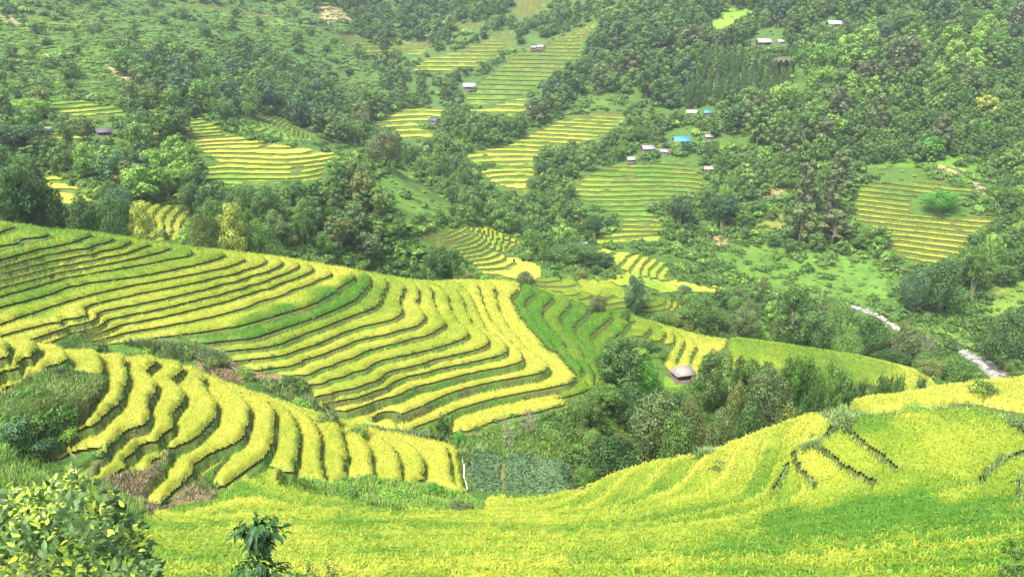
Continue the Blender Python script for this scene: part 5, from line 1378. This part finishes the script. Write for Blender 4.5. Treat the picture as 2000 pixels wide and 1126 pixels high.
def banana_mesh(seed):
    r = np.random.default_rng(seed); V_ = []; F_ = []; C_ = []
    for i in range(9):
        an = i * 2.4 + r.uniform(-.3, .3); d = np.array([math.cos(an), math.sin(an), 0]); sd_ = np.array([-d[1], d[0], 0]); L = r.uniform(1.5, 2.3); o = len(V_)
        for k in range(6):
            t = k / 5.; c = d * L * t * .8 + np.array([0, 0, 1.5 + L * (.9 * t - 1.0 * t * t)]); wd = .34 * math.sin(math.pi * min(1, t * .86 + .12))
            V_ += [c - sd_ * wd - [0, 0, wd * .3], c, c + sd_ * wd - [0, 0, wd * .3]]; C_ += [.9, 1.2, .9]
        for k in range(5):
            q = o + k * 3; F_ += [(q, q+1, q+4, q+3), (q+1, q+2, q+5, q+4)]
    me = mesh_np('banana_leaves', np.array(V_), np.array(F_)); setcol(me, 'col', np.repeat(np.array(C_)[:, None], 3, 1)); me.materials.append(LEAFS['light'])
    v, f = tube([(0, 0, -.3), (0, 0, 1.6)], [.14, .09], 6); tm = mesh_np('banana_stem', v, f, True); tm.materials.append(CULM)
    return me, tm
BAN = [banana_mesh(i) for i in range(3)]
bp = []
for (x0, x1, y0, y1, n, wh) in [(1450,1545,318,362,26,'on the slope right of the striped green terraces'), (1550,1620,300,330,8,'at the lower edge of the young wood'), (355,372,395,405,2,'beside the small curved terraces')]:
    for _ in range(n):
        qx, qy = prnd.uniform(x0, x1), prnd.uniform(y0, y1); X_, Y_, _z = raycast(qx, qy, 60); X, Y = float(X_[0]), float(Y_[0])
        root = thing('banana_plant', (X, Y, gz(X, Y)), 'pale green banana plant ' + wh, 'banana plant', 'banana plants ' + wh, prnd.uniform(0, 6))
        s_ = prnd.uniform(.9, 1.4); k = int(prnd.integers(3))
        for nm, me in (('leaves', BAN[k][0]), ('stem', BAN[k][1])):
            c = bpy.data.objects.new(nm, me); COL.objects.link(c); c.parent = root; c.scale = (s_, s_, s_)

def bare(px, top, Y, label, seed, spread=1., leaves=0, tone='mid', name='bare_tree', lean=0., cat='tree', lsz=.07):
    X = float(XofY(px, top, Y)); z = gz(X, Y); h = max(1., -Y * float(Tof(top)) - z)
    root = thing(name, (X, Y, z - .05), label, cat)
    (v, f), ends = tree_bare(seed, 1., 1.)
    k = h / v[:, 2].max(); v = v * [k * spread, k * spread, k]; ends = ends * [k * spread, k * spread, k]
    v[:, 0] += lean * v[:, 2] ** 1.2 * .2; ends[:, 0] += lean * np.maximum(ends[:, 2], 0) ** 1.2 * .2
    link('trunk', mesh_np('trunk', v, f, True), BARK if leaves else DRYWOOD, root)
    if leaves:
        r = np.random.default_rng(seed)
        q, col = leaves_on(r, ends, np.full(len(ends), h * .06 + .1), leaves, lsz, up=.2, shell=(.1, 1.2))
        me = quads_mesh('leaves', q, col); link('leaves', me, LEAFS[tone], root)
bare(404, 650, 75, 'leaning bare-branched tree beside the brown brushwood heap', 3, .7, 900, 'mixed', lsz=.08)
bare(985, 800, 77.5, 'leafless grey tree below the nose of the big spur, left of its twin', 5, .7)
bare(1026, 786, 78.5, 'taller leafless grey tree with fine twigs below the nose of the big spur', 6, .8)
bare(1000, 825, 74.5, 'thin leafless sapling in front of the two leafless grey trees', 7, .5)
bare(1936, 744, 50.5, 'small gnarled tree with open crown on the golden crest at right', 9, 1.15, 1500, 'mid', 'gnarled_tree', .25, lsz=.06)
bare(1812, 650, 152, 'leafless pale-limbed tree between the ridge field and the river', 12, .9)

# ------------------------------------------------------------------ river with stones
RIV = [(1380,545,), (1455,558), (1500,570), (1570,588), (1640,600), (1690,609), (1740,632), (1768,655), (1830,676), (1880,690), (1915,708), (1955,735), (2010,775), (2080,810)]
rp = []
for a, b in zip(RIV[:-1], RIV[1:]):
    for t in np.linspace(0, 1, 8, endpoint=False): rp.append((a[0] + (b[0]-a[0]) * t, a[1] + (b[1]-a[1]) * t))
rp = np.array(rp); RX, RY, RZ = raycast(rp[:, 0], rp[:, 1], 135)
k5 = np.ones(7) / 7
RXs = np.convolve(np.pad(RX, 3, 'edge'), k5, 'valid'); RYs = np.convolve(np.pad(RY, 3, 'edge'), k5, 'valid')
tx = np.gradient(RXs); ty = np.gradient(RYs); tn = np.hypot(tx, ty) + 1e-6; nx_, ny_ = -ty / tn, tx / tn
wat = NT('stream_water'); wc = wat.noise(1.2, 4, wat.n('ShaderNodeNewGeometry').outputs['Position'])
wfac_r = np.interp(np.arange(len(RXs)), [0, len(RXs) * .55, len(RXs) * .75, len(RXs)], [.25, .32, .75, 1.0])
WATER = wat.diffuse(wat.mix(wat.ramp(wc, .45, .65), (.09, .10, .08), (.36, .38, .37)), .15, wc, .6, .1, spec=.5)
GRAVEL = m_plain('river_gravel', (.24, .21, .17), .9, 1.5, .4, bd=.1)
def strip(name, half, dz, mat, label):
    v = []; offs = np.linspace(-half, half, 7)
    for o in offs:
        o = o * wfac_r
        X = RXs + nx_ * o; Y = RYs + ny_ * o; v.append(np.stack([X, Y, ground_z(X, Y) + dz], -1))
    v = np.stack(v, 1); n = len(RXs); v = v.reshape(-1, 3); f = [(i*7+j, i*7+j+1, (i+1)*7+j+1, (i+1)*7+j) for i in range(n-1) for j in range(6)]
    return link(name, mesh_np(name, v, np.array(f), True), mat, kind='structure')
strip('river_bed', 2.9, .10, GRAVEL, ''); strip('river', .9, .24, WATER, '')
STONE = [m_plain('pale_river_stone', (.36, .34, .31), .85, 3., .2), m_plain('grey_river_stone', (.22, .205, .19), .85, 3., .2)]
def rock(seed):
    r = np.random.default_rng(seed); me0 = bpy.data.meshes.new('stone')
    import bmesh
    bm = bmesh.new(); bmesh.ops.create_icosphere(bm, subdivisions=1, radius=1.)
    for v in bm.verts: v.co *= r.uniform(.72, 1.2)
    for v in bm.verts: v.co.z *= .62
    bm.to_mesh(me0); bm.free(); return me0
ROCKS = []
for i in range(6):
    me = rock(i); me.materials.append(STONE[i % 2]); ROCKS.append(me)
for i in range(280):
    t = prnd.uniform(len(RXs) * .34, len(RXs) - 2); k = int(t); o = prnd.normal(0, 1.5) * wfac_r[k]
    x = RXs[k] + nx_[k] * o; y = RYs[k] + ny_[k] * o; s_ = prnd.uniform(.25, .55) if prnd.random() < .75 else prnd.uniform(.6, 1.15)
    c = bpy.data.objects.new('river_stone', ROCKS[i % 6]); COL.objects.link(c); c.location = (x, y, gz(x, y) + .12 + s_ * .2); c.scale = (s_, s_ * prnd.uniform(.7, 1.1), s_ * prnd.uniform(.7, 1)); c.rotation_euler = (0, 0, prnd.uniform(0, 6))
    c['label'] = ('pale' if i % 2 == 0 else 'grey') + (' boulder' if s_ > .6 else ' stone') + ' lying in the bed of the stony river'; c['category'] = 'stone'; c['group'] = ('pale' if i % 2 == 0 else 'grey') + (' boulders' if s_ > .6 else ' stones') + ' in the river bed'

# ------------------------------------------------------------------ bean patch, trickle, poles
def beds(name, label, polys, y0, y1, tone, dens_, size, Hh):
    root = None
    for poly in polys:
        P = np.array(poly, float); n = 900
        qx = prnd.uniform(P[:, 0].min(), P[:, 0].max(), n); qy = prnd.uniform(P[:, 1].min(), P[:, 1].max(), n)
        m = inpoly(qx + (vnoise(qx, qy, 9.0) - .5) * 16, qy + (vnoise(qx + 40, qy, 9.0) - .5) * 12, poly) & (vnoise(qx, qy, 14.0) < .88); X, Y, Z = raycast(qx[m], qy[m], 30); k = (Y > y0) & (Y < y1); X = X[k]; Y = Y[k]
        if root is None:
            root = thing(name, (float(X.mean()), float(Y.mean()), gz(X.mean(), Y.mean())), label, 'vegetable patch'); org = np.array(root.location)
        Z = ground_z(X, Y); m_ = len(X); nl = 16
        dd = prnd.normal(size=(m_, nl, 3)); dd[..., 2] = np.abs(dd[..., 2]) * .8 + .1; dd /= np.linalg.norm(dd, axis=-1, keepdims=True)
        ct = np.stack([X, Y, Z + .05], -1)[:, None] + dd * prnd.uniform(.18, .4, (m_, 1, 1)) * prnd.uniform(.6, 1.1, (m_, nl, 1)) * [1.2, 1.2, Hh]
        t1 = np.cross(dd, prnd.normal(size=dd.shape)); t1 /= np.linalg.norm(t1, axis=-1, keepdims=True); t2 = np.cross(dd, t1); s_ = prnd.uniform(size * .7, size * 1.3, (m_, nl, 1))
        q = np.stack([ct - t1*s_, ct - t2*s_*.7, ct + t1*s_, ct + t2*s_*.7], 2).reshape(-1, 3)
        me = mesh_np('bed', q - org, np.arange(len(q)).reshape(-1, 4)); setcol(me, 'col', np.repeat(prnd.uniform(.7, 1.3, (m_ * nl, 1)) * np.ones(3), 4, 0)); link('bean_bed', me, LEAFS[tone], root)
beds('bean_patch', 'blue-green bean patch of three beds in the hollow between spur and nearest field', [[(915,885),(975,880),(975,955),(925,958)], [(990,885),(1045,885),(1045,960),(990,955)], [(1052,895),(1115,900),(1110,955),(1050,962)]], 58, 76, 'bean', 1, .1, .9)
beds('bean_patch', 'dark green bean plants covering the lower left of the knoll above the citrus shrub', [[(0,810),(60,830),(120,790),(150,800),(90,860),(40,890),(0,895)]], 42, 64, 'mid', 1, .09, .9)
tp = []
for px, py in [(903,900),(907,915),(906,930),(911,945),(913,960)]:
    X_, Y_, Z_ = raycast(px, py, 55); tp.append((float(X_[0]), float(Y_[0]), gz(X_[0], Y_[0]) + .25))
v, f = tube(tp, [.05, .07, .05, .06, .04], 6)
o = link('water_trickle', mesh_np('water_trickle', v, f, True), m_plain('white_water', (.85, .87, .9), .3, 4., .05), label='thin white trickle of water running down at the tip of the low yellow spur', category='water channel')
def pole(a, b, Yh, label, rad=.05, grp=None, lift=.15):
    pts = []
    for px, py in (a, b):
        X_, Y_, _z = raycast(px, py, 30); pts.append(np.array((float(X_[0]), float(Y_[0]), gz(X_[0], Y_[0]) + lift)))
    v, f = tube([pts[0], (pts[0] + pts[1]) / 2 + [0, 0, .05], pts[1]], [rad, rad, rad * .8], 6)
    o = link('fallen_pole', mesh_np('fallen_pole', v, f, True), DRYWOOD, label=label, category='pole')
    if grp: o['group'] = grp
pole((415,705), (505,740), 72, 'longest pale pole lying across the brown brushwood heap', .055)
pole((475,722), (520,742), 72, 'short pale pole at the right end of the brown brushwood heap', .045)
pole((560,741), (603,738), 72, 'thin pole lying beyond the brushwood heap at the lowest strip ends', .04)
pole((1248,672), (1259,660), 95, 'pale leaning pole among the weeds left of the yellow strips', .09)
pole((590,745), (603,737), 72, 'short stake sticking out of the weeds at the strip ends', .04)

# ------------------------------------------------------------------ weeds and grass near by, as blades
def blades(name, label, polys, y0, y1, n, ca, cb, hmin, hmax, wd=.03, mat=BEAN_MAT, dry=.1):
    xs = []; ys_ = []
    for poly in polys:
        P = np.array(poly, float); m0 = int(n / len(polys))
        qx = rng.uniform(P[:, 0].min(), P[:, 0].max(), m0); qy = rng.uniform(P[:, 1].min(), P[:, 1].max(), m0)
        m = inpoly(qx, qy, poly); X, Y, Z = raycast(qx[m], qy[m], 24); k = (Y > y0) & (Y < y1)
        xs.append(X[k]); ys_.append(Y[k])
    X = np.concatenate(xs); Y = np.concatenate(ys_)
    k = cell_field(X, Y) < 0; X = X[k]; Y = Y[k]
    nb = 4; X = np.repeat(X, nb) + rng.normal(0, .12, len(X) * nb); Y = np.repeat(Y, nb) + rng.normal(0, .12, len(Y) * nb)
    Z = ground_z(X, Y); c = len(X)
    an = rng.random(c) * 6.283; dx, dy = np.cos(an), np.sin(an); ln = rng.uniform(hmin, hmax, c) * (.5 + vnoise(X, Y, 2.2)); le = rng.uniform(.1, .8, c); w = wd * rng.uniform(.6, 1.4, c) * np.clip(Y / 55, .7, 2)
    b = np.stack([X, Y, Z - .05], -1); sd_ = np.stack([-dy * w, dx * w, 0 * w], -1)
    tip = b + np.stack([dx * ln * le, dy * ln * le, ln * (1.05 - le * .45)], -1); mid = (b + tip) / 2 + np.stack([0*ln, 0*ln, ln * .12], -1)
    v = np.stack([b - sd_, b + sd_, mid + sd_ * .8, mid - sd_ * .8, tip], 1).reshape(-1, 3)
    o_ = np.arange(c)[:, None] * 5
    t = vnoise(X + 77, Y, 3.0)[:, None]; col = np.array(ca) * (1 - t) + np.array(cb) * t; col = col * rng.uniform(.7, 1.3, (c, 1))
    dr = rng.random(c) < dry; col[dr] = np.array([.36, .27, .17]) * rng.uniform(.6, 1.2, (dr.sum(), 1))
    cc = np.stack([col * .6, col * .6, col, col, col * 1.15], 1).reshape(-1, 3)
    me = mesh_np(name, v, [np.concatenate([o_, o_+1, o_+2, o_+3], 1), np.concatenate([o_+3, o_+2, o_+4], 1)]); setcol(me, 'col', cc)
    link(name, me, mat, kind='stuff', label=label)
blades('grass', 'lush grass and weeds on the knoll of the low spur', [[(0,740),(60,735),(118,715),(150,722),(205,735),(190,780),(165,800),(60,860),(0,900)]], 42, 66, 9000, (.13, .24, .05), (.20, .31, .07), .2, .45)
blades('grass', 'green weeds below the ends of the low yellow spur', [[(560,935),(700,930),(900,960),(960,1000),(850,1010),(700,985),(600,965)]], 48, 66, 7000, (.12, .26, .03), (.18, .34, .04), .3, .6)
blades('grass', 'feathery grass in the gully between the two yellow spurs', [[(500,735),(590,745),(690,830),(880,860),(870,880),(690,850),(600,800),(520,765)], [(230,672),(430,690),(450,720),(350,700)]], 62, 90, 7000, (.12, .20, .06), (.18, .26, .09), .5, 1.0)
blades('grass', 'rough grass on the slope beneath the nose of the big spur', [[(860,820),(1110,780),(1170,800),(1150,900),(980,905),(890,895)], [(880,880),(910,890),(915,975),(890,960)]], 62, 100, 7000, (.10, .20, .03), (.15, .27, .04), .3, .7)
blades('dry_grass', 'brown dry grass and straw on the terrace banks of the low spur', [[(150,770),(200,740),(180,830),(90,870)], [(180,890),(320,870),(440,960),(300,1010),(200,980)], [(380,690),(560,735),(440,748)]], 40, 80, 4500, (.20, .16, .08), (.15, .19, .06), .15, .4, dry=.5)
blades('grass', 'pale ferny grass along the border above the wide paddy at right', [[(1500,800),(1640,780),(1700,815),(1880,790),(2000,830),(2000,860),(1890,805),(1700,830),(1640,845),(1500,850)], [(1370,880),(1420,880),(1420,910),(1370,905)], [(1500,860),(1760,840),(1760,965),(1500,965)], [(1900,880),(2040,880),(2040,990),(1900,990)], [(1560,870),(1600,870),(1600,900),(1560,895)]], 36, 62, 16000, (.16, .25, .08), (.22, .33, .10), .3, .75, dry=.05)
blades('grass', 'tall grass at the left edge behind the citrus shrub', [[(0,880),(60,900),(200,950),(300,1010),(220,1060),(0,1100)]], 26, 60, 6000, (.12, .26, .03), (.17, .30, .05), .4, .9)
NEARSHRUB = [
 (1330,752,776,60,'mid','wide leafy shrub hiding the front of the thatched hut'),
 (1312,762,785,44,'mid','leafy shrub right in front of the thatched hut, left one'), (1345,765,788,44,'olive','olive shrub right in front of the thatched hut, right one'),
 (1545,870,882,34,'sage','small sage shrub in the rice left of the brown terrace edges'), (1505,868,885,40,'mid','small mid green shrub left of the sage one in the nearest rice'),
 (845,930,962,44,'bright','leafy bright bush at the lower edge of the low yellow spur'), (1650,800,842,46,'sage','ferny shrub at the corner where paddy, golden strip and crest meet'),
 (1400,880,905,60,'grey','brownish bush on the brow where the nearest field meets the hollow'), (1600,838,856,50,'sage','low sage bush on the crest left of the ferny shrub'),
 (1800,785,812,60,'light','light green weeds bush behind the wide paddy'), (1880,780,805,50,'sage','sage weeds bush right behind the wide paddy, near the gnarled tree'), (1990,800,850,60,'sage','ferny bush at the right edge above the wide paddy'),
 (112,712,730,34,'dark','round dark bean bush at the upper tip of the grassy knoll'), (60,745,775,60,'mid','leafy bush on the grassy knoll, upper left'),(120,800,830,60,'light','pale leafy bush in the middle of the grassy knoll'), (30,800,850,70,'blue','bluish bean bush low on the grassy knoll'), (85,830,870,70,'blue','second bluish bean bush low on the grassy knoll, by the strip'),
 (650,790,830,50,'sage','feathery bush in the gully right of the low spur crest'), (700,815,850,44,'mid','leafy bush at the lower end of the gully between the spurs'), (590,765,800,50,'light','light feathery bush near the strip ends in the gully'),
 (680,945,975,60,'mid','weedy clump below the low spur, left one'), (770,950,980,60,'light','weedy clump below the low spur, middle one'), (900,965,1000,50,'grey','brownish weedy clump where the low spur meets the nearest field'),
]
for i, (px, tp_, bs, w, tone, lab) in enumerate(NEARSHRUB):
    X_, Y_, _z = raycast(px, bs, 40); X, Y = float(X_[0]), float(Y_[0]); s_ = w / F0 * Y / 1.5; hh = (bs - tp_) / F0 * Y * 1.05
    place_shrub('nb%d' % (i % 4), X, Y, s_, tone, lab, 'shrub', None, max(.5, hh / (s_ * .95)))

# ------------------------------------------------------------------ plants close to the camera: citrus shrub, dark sapling, feathery weeds
def leaf_mesh(L, Wd, bend, name):
    v = []; f = []
    n = 6
    for k in range(n + 1):
        t = k / n; w = Wd * .5 * math.sin(math.pi * (t ** .8)) if 0 < k < n else .0006
        z = -bend * L * t * t
        v += [(-w, t * L, z + w * .35), (0, t * L, z), (w, t * L, z + w * .35)]
    for k in range(n):
        o = k * 3; f += [(o, o+1, o+4, o+3), (o+1, o+2, o+5, o+4)]
    return np.array(v), np.array(f)
def m_glossy(name, c, tr=.25):
    t = NT(name); r = t.n('ShaderNodeObjectInfo').outputs['Random']
    a = t.n('ShaderNodeAttribute', attribute_name='col').outputs['Color']
    col = t.mix(1.0, t.mix(r, tuple(x * .75 for x in c), tuple(x * 1.25 for x in c)), a, 'MULTIPLY')
    return t.diffuse(col, .5, transl=tr, spec=.3)
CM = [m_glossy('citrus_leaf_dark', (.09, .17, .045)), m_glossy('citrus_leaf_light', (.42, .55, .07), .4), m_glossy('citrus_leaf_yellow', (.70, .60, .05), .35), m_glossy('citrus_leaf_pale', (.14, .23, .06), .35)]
def rotmat(d, up):
    d = d / np.linalg.norm(d); x = np.cross(d, up); x /= np.linalg.norm(x) + 1e-9; z = np.cross(x, d)
    return np.stack([x, d, z], 1)
from mathutils import Matrix
def leafy_plant(root, org, placements, shapes, mats, maxobj, rname):
    """placements: (pos, dir, up, size, material index); the first maxobj are leaves of their own, the rest one mesh per tone"""
    meshes = {}
    for mi in range(len(mats)):
        v, f = shapes
        me = mesh_np('leaf', v, f, True); setcol(me, 'col', np.ones((len(v), 3))); me.materials.append(mats[mi]); meshes[mi] = me
    bulk = {}
    for i, (p, d, up, s, mi) in enumerate(placements):
        M = rotmat(np.array(d), np.array(up))
        if i < maxobj:
            o = bpy.data.objects.new('leaf', meshes[mi]); COL.objects.link(o); o.parent = root
            m4 = Matrix.Identity(4)
            for a in range(3):
                for b in range(3): m4[a][b] = M[a, b] * s
                m4[a][3] = float(p[a] - org[a])
            o.matrix_local = m4
        else: bulk.setdefault(mi, []).append((shapes[0] * s) @ M.T + p - org)
    for mi, L in bulk.items():
        v = np.concatenate(L); nv = len(shapes[0]); f = np.concatenate([shapes[1] + k * nv for k in range(len(L))])
        me = mesh_np(rname, v, f, True); tone = np.repeat(rng.uniform(.6, 1.35, len(L)), nv)[:, None] * np.ones(3); setcol(me, 'col', tone); me.materials.append(mats[mi])
        o = link(rname, me, None, root); o['kind'] = 'stuff'

def P3(px, py, Y): return np.array([float(XofY(px, py, Y)), Y, -Y * float(Tof(py))])
rc = np.random.default_rng(33)
org = P3(110, 1100, 4.2); org[2] = gz(org[0], org[1])
citrus = thing('citrus_shrub', tuple(org), 'glossy citrus shrub with dark, light and yellow leaves filling the lower left corner', 'shrub')
skyline = np.array([(-60, 935), (0, 945), (45, 938), (90, 930), (120, 905), (142, 880), (160, 920), (200, 930), (230, 945), (250, 985), (275, 1010), (300, 1050), (315, 1085), (330, 1140)])
wood = []; pl = []
hub = org + np.array([0, 0, 1.2])
for k in range(7):
    e = P3(rc.uniform(-40, 260), rc.uniform(1060, 1160), rc.uniform(3.7, 4.7)); m = (hub + e) / 2 + rc.normal(0, .05, 3)
    wood.append(tube([org + [0, 0, -.1], hub, m, e], [.03, .022, .014, .008], 6))
for k in range(560):
    px = rc.uniform(-60, 318); top = np.interp(px, skyline[:, 0], skyline[:, 1])
    py = top + (abs(rc.normal(0, 1)) * 60 + 4 if rc.random() < .55 else rc.uniform(10, 260)); Y = rc.uniform(3.5, 4.9) if py > top + 40 else rc.uniform(3.8, 4.3)
    tip = P3(px, py, Y)
    inward = hub - tip; inward[2] -= .1; inward /= np.linalg.norm(inward)
    st = tip + inward * rc.uniform(.16, .3) + rc.normal(0, .02, 3)
    wood.append(tube([st, (st + tip) / 2 + rc.normal(0, .01, 3), tip], [.0045, .003, .0015], 4))
    ax = (tip - st); ax /= np.linalg.norm(ax)
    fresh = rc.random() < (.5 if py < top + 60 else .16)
    nl = rc.integers(5, 9)
    for j in range(nl):
        t = (j + .6) / nl; p = st + (tip - st) * t; sdv = np.cross(ax, rc.normal(size=3)); sdv /= np.linalg.norm(sdv)
        d = ax * rc.uniform(.35, .9) + sdv * rc.uniform(.6, 1.) + np.array([0, 0, rc.uniform(-.25, .35)])
        up = np.array([rc.normal(0, .5), rc.normal(-.3, .5), 1.])
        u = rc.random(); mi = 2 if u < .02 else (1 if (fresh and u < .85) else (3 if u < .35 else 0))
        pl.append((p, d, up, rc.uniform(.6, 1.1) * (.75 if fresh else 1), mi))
pl.sort(key=lambda a: a[0][1])
v, f = join(wood); link('branches', mesh_np('branches', v, f, True), BARK, citrus)
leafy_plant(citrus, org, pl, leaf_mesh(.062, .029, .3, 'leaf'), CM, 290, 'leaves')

org = P3(500, 1120, 5.6); org[2] = gz(org[0], org[1])
sap = thing('dark_sapling', tuple(org), 'dark glossy sapling with drooping leaves in front of the nearest rice field', 'sapling')
wood = [tube([org + [0, 0, -.1], P3(496, 1130, 5.6), P3(500, 1060, 5.6), P3(505, 1018, 5.6)], [.02, .012, .008, .004], 6)]
pl = []
for (px, py, spread, n) in [(505,1024,62,60),(485,1036,56,50),(530,1036,56,50),(505,1054,60,60),(500,1078,40,34),(508,1097,48,44),(476,1108,54,44),(530,1112,56,44),(500,1128,64,60),(500,1155,66,40)]:
    c = P3(px, py, 5.6)
    for j in range(n):
        an = rc.uniform(0, 6.283); d = np.array([math.cos(an), math.sin(an), rc.uniform(-1.1, .3)])
        p = c + np.array([math.cos(an), math.sin(an), rc.uniform(-.3, .3)]) * rc.uniform(.0, .62) * spread / F0 * 5.6
        pl.append((p, d, np.array([math.cos(an) * .6, math.sin(an) * .6, 1.]), spread / 60 * rc.uniform(.75, 1.15), 0))
        if j % 6 == 0: wood.append(tube([P3(500, py + 6, 5.6), p], [.004, .002], 4))
v, f = join(wood); link('stem', mesh_np('stem', v, f, True), BARK, sap)
leafy_plant(sap, org, pl, leaf_mesh(.088, .036, .35, 'leaf'), [m_glossy('dark_glossy_leaf', (.03, .09, .02), .15)], 280, 'leaves')
def near_weed(px, top, wpx, Y, tone, label, n, lsz):
    X = float(XofY(px, top, Y)); z0 = gz(X, Y); zt = -Y * float(Tof(top)); r = np.random.default_rng(int(px)); w = wpx / F0 * Y
    root = thing('feathery_weed', (X, Y, z0), label, 'weed')
    C = [np.array([r.uniform(-.5, .5) * w, r.uniform(-.3, .3) * w, (zt - z0) * r.uniform(.78, .97)]) for _ in range(16)]
    q, col = leaves_on(r, C, [w * .13] * 16, n, lsz, up=.3, elong=2.4, shell=(.1, 1.1)); link('leaves', quads_mesh('leaves', q, col), LEAFS[tone], root)
    v, f = join([tube([(0, 0, -.1), c * [.5, .5, .6], c], [.008, .006, .003], 4) for c in C]); link('stems', mesh_np('stems', v, f, True), CULM, root, kind='stuff')
near_weed(650, 1092, 150, 6.2, 'sage', 'pale feathery weed at the bottom edge right of the dark sapling', 1500, .013)
near_weed(575, 1108, 70, 6.0, 'light', 'light green weed tip between the dark sapling and the pale feathery weed', 500, .013)
near_weed(1992, 1045, 60, 8.0, 'dark', 'dark leafy weed at the lower right corner', 900, .02)
near_weed(2000, 1100, 90, 7.0, 'mid', 'mid green weed below the dark leafy weed at the lower right corner', 900, .018)

# ------------------------------------------------------------------ haze between the hills
hz = NT('haze_air')
pv = hz.n('ShaderNodeVolumePrincipled'); pv.inputs['Color'].default_value = (.86, .93, 1.0, 1); pv.inputs['Density'].default_value = .00018; pv.inputs['Anisotropy'].default_value = .2
hz.l(pv.outputs[0], hz.out.inputs[1])
gm = float(GZ.min()) - 3; gM = max(float(GZ.max()) + 25, 10)
v, f = box(float(GX.min()) - 20, float(GX.max()) + 20, -30, float(GY.max()) + 30, gm, gM)
link('haze', mesh_np('haze', v, f), hz.m, kind='stuff')
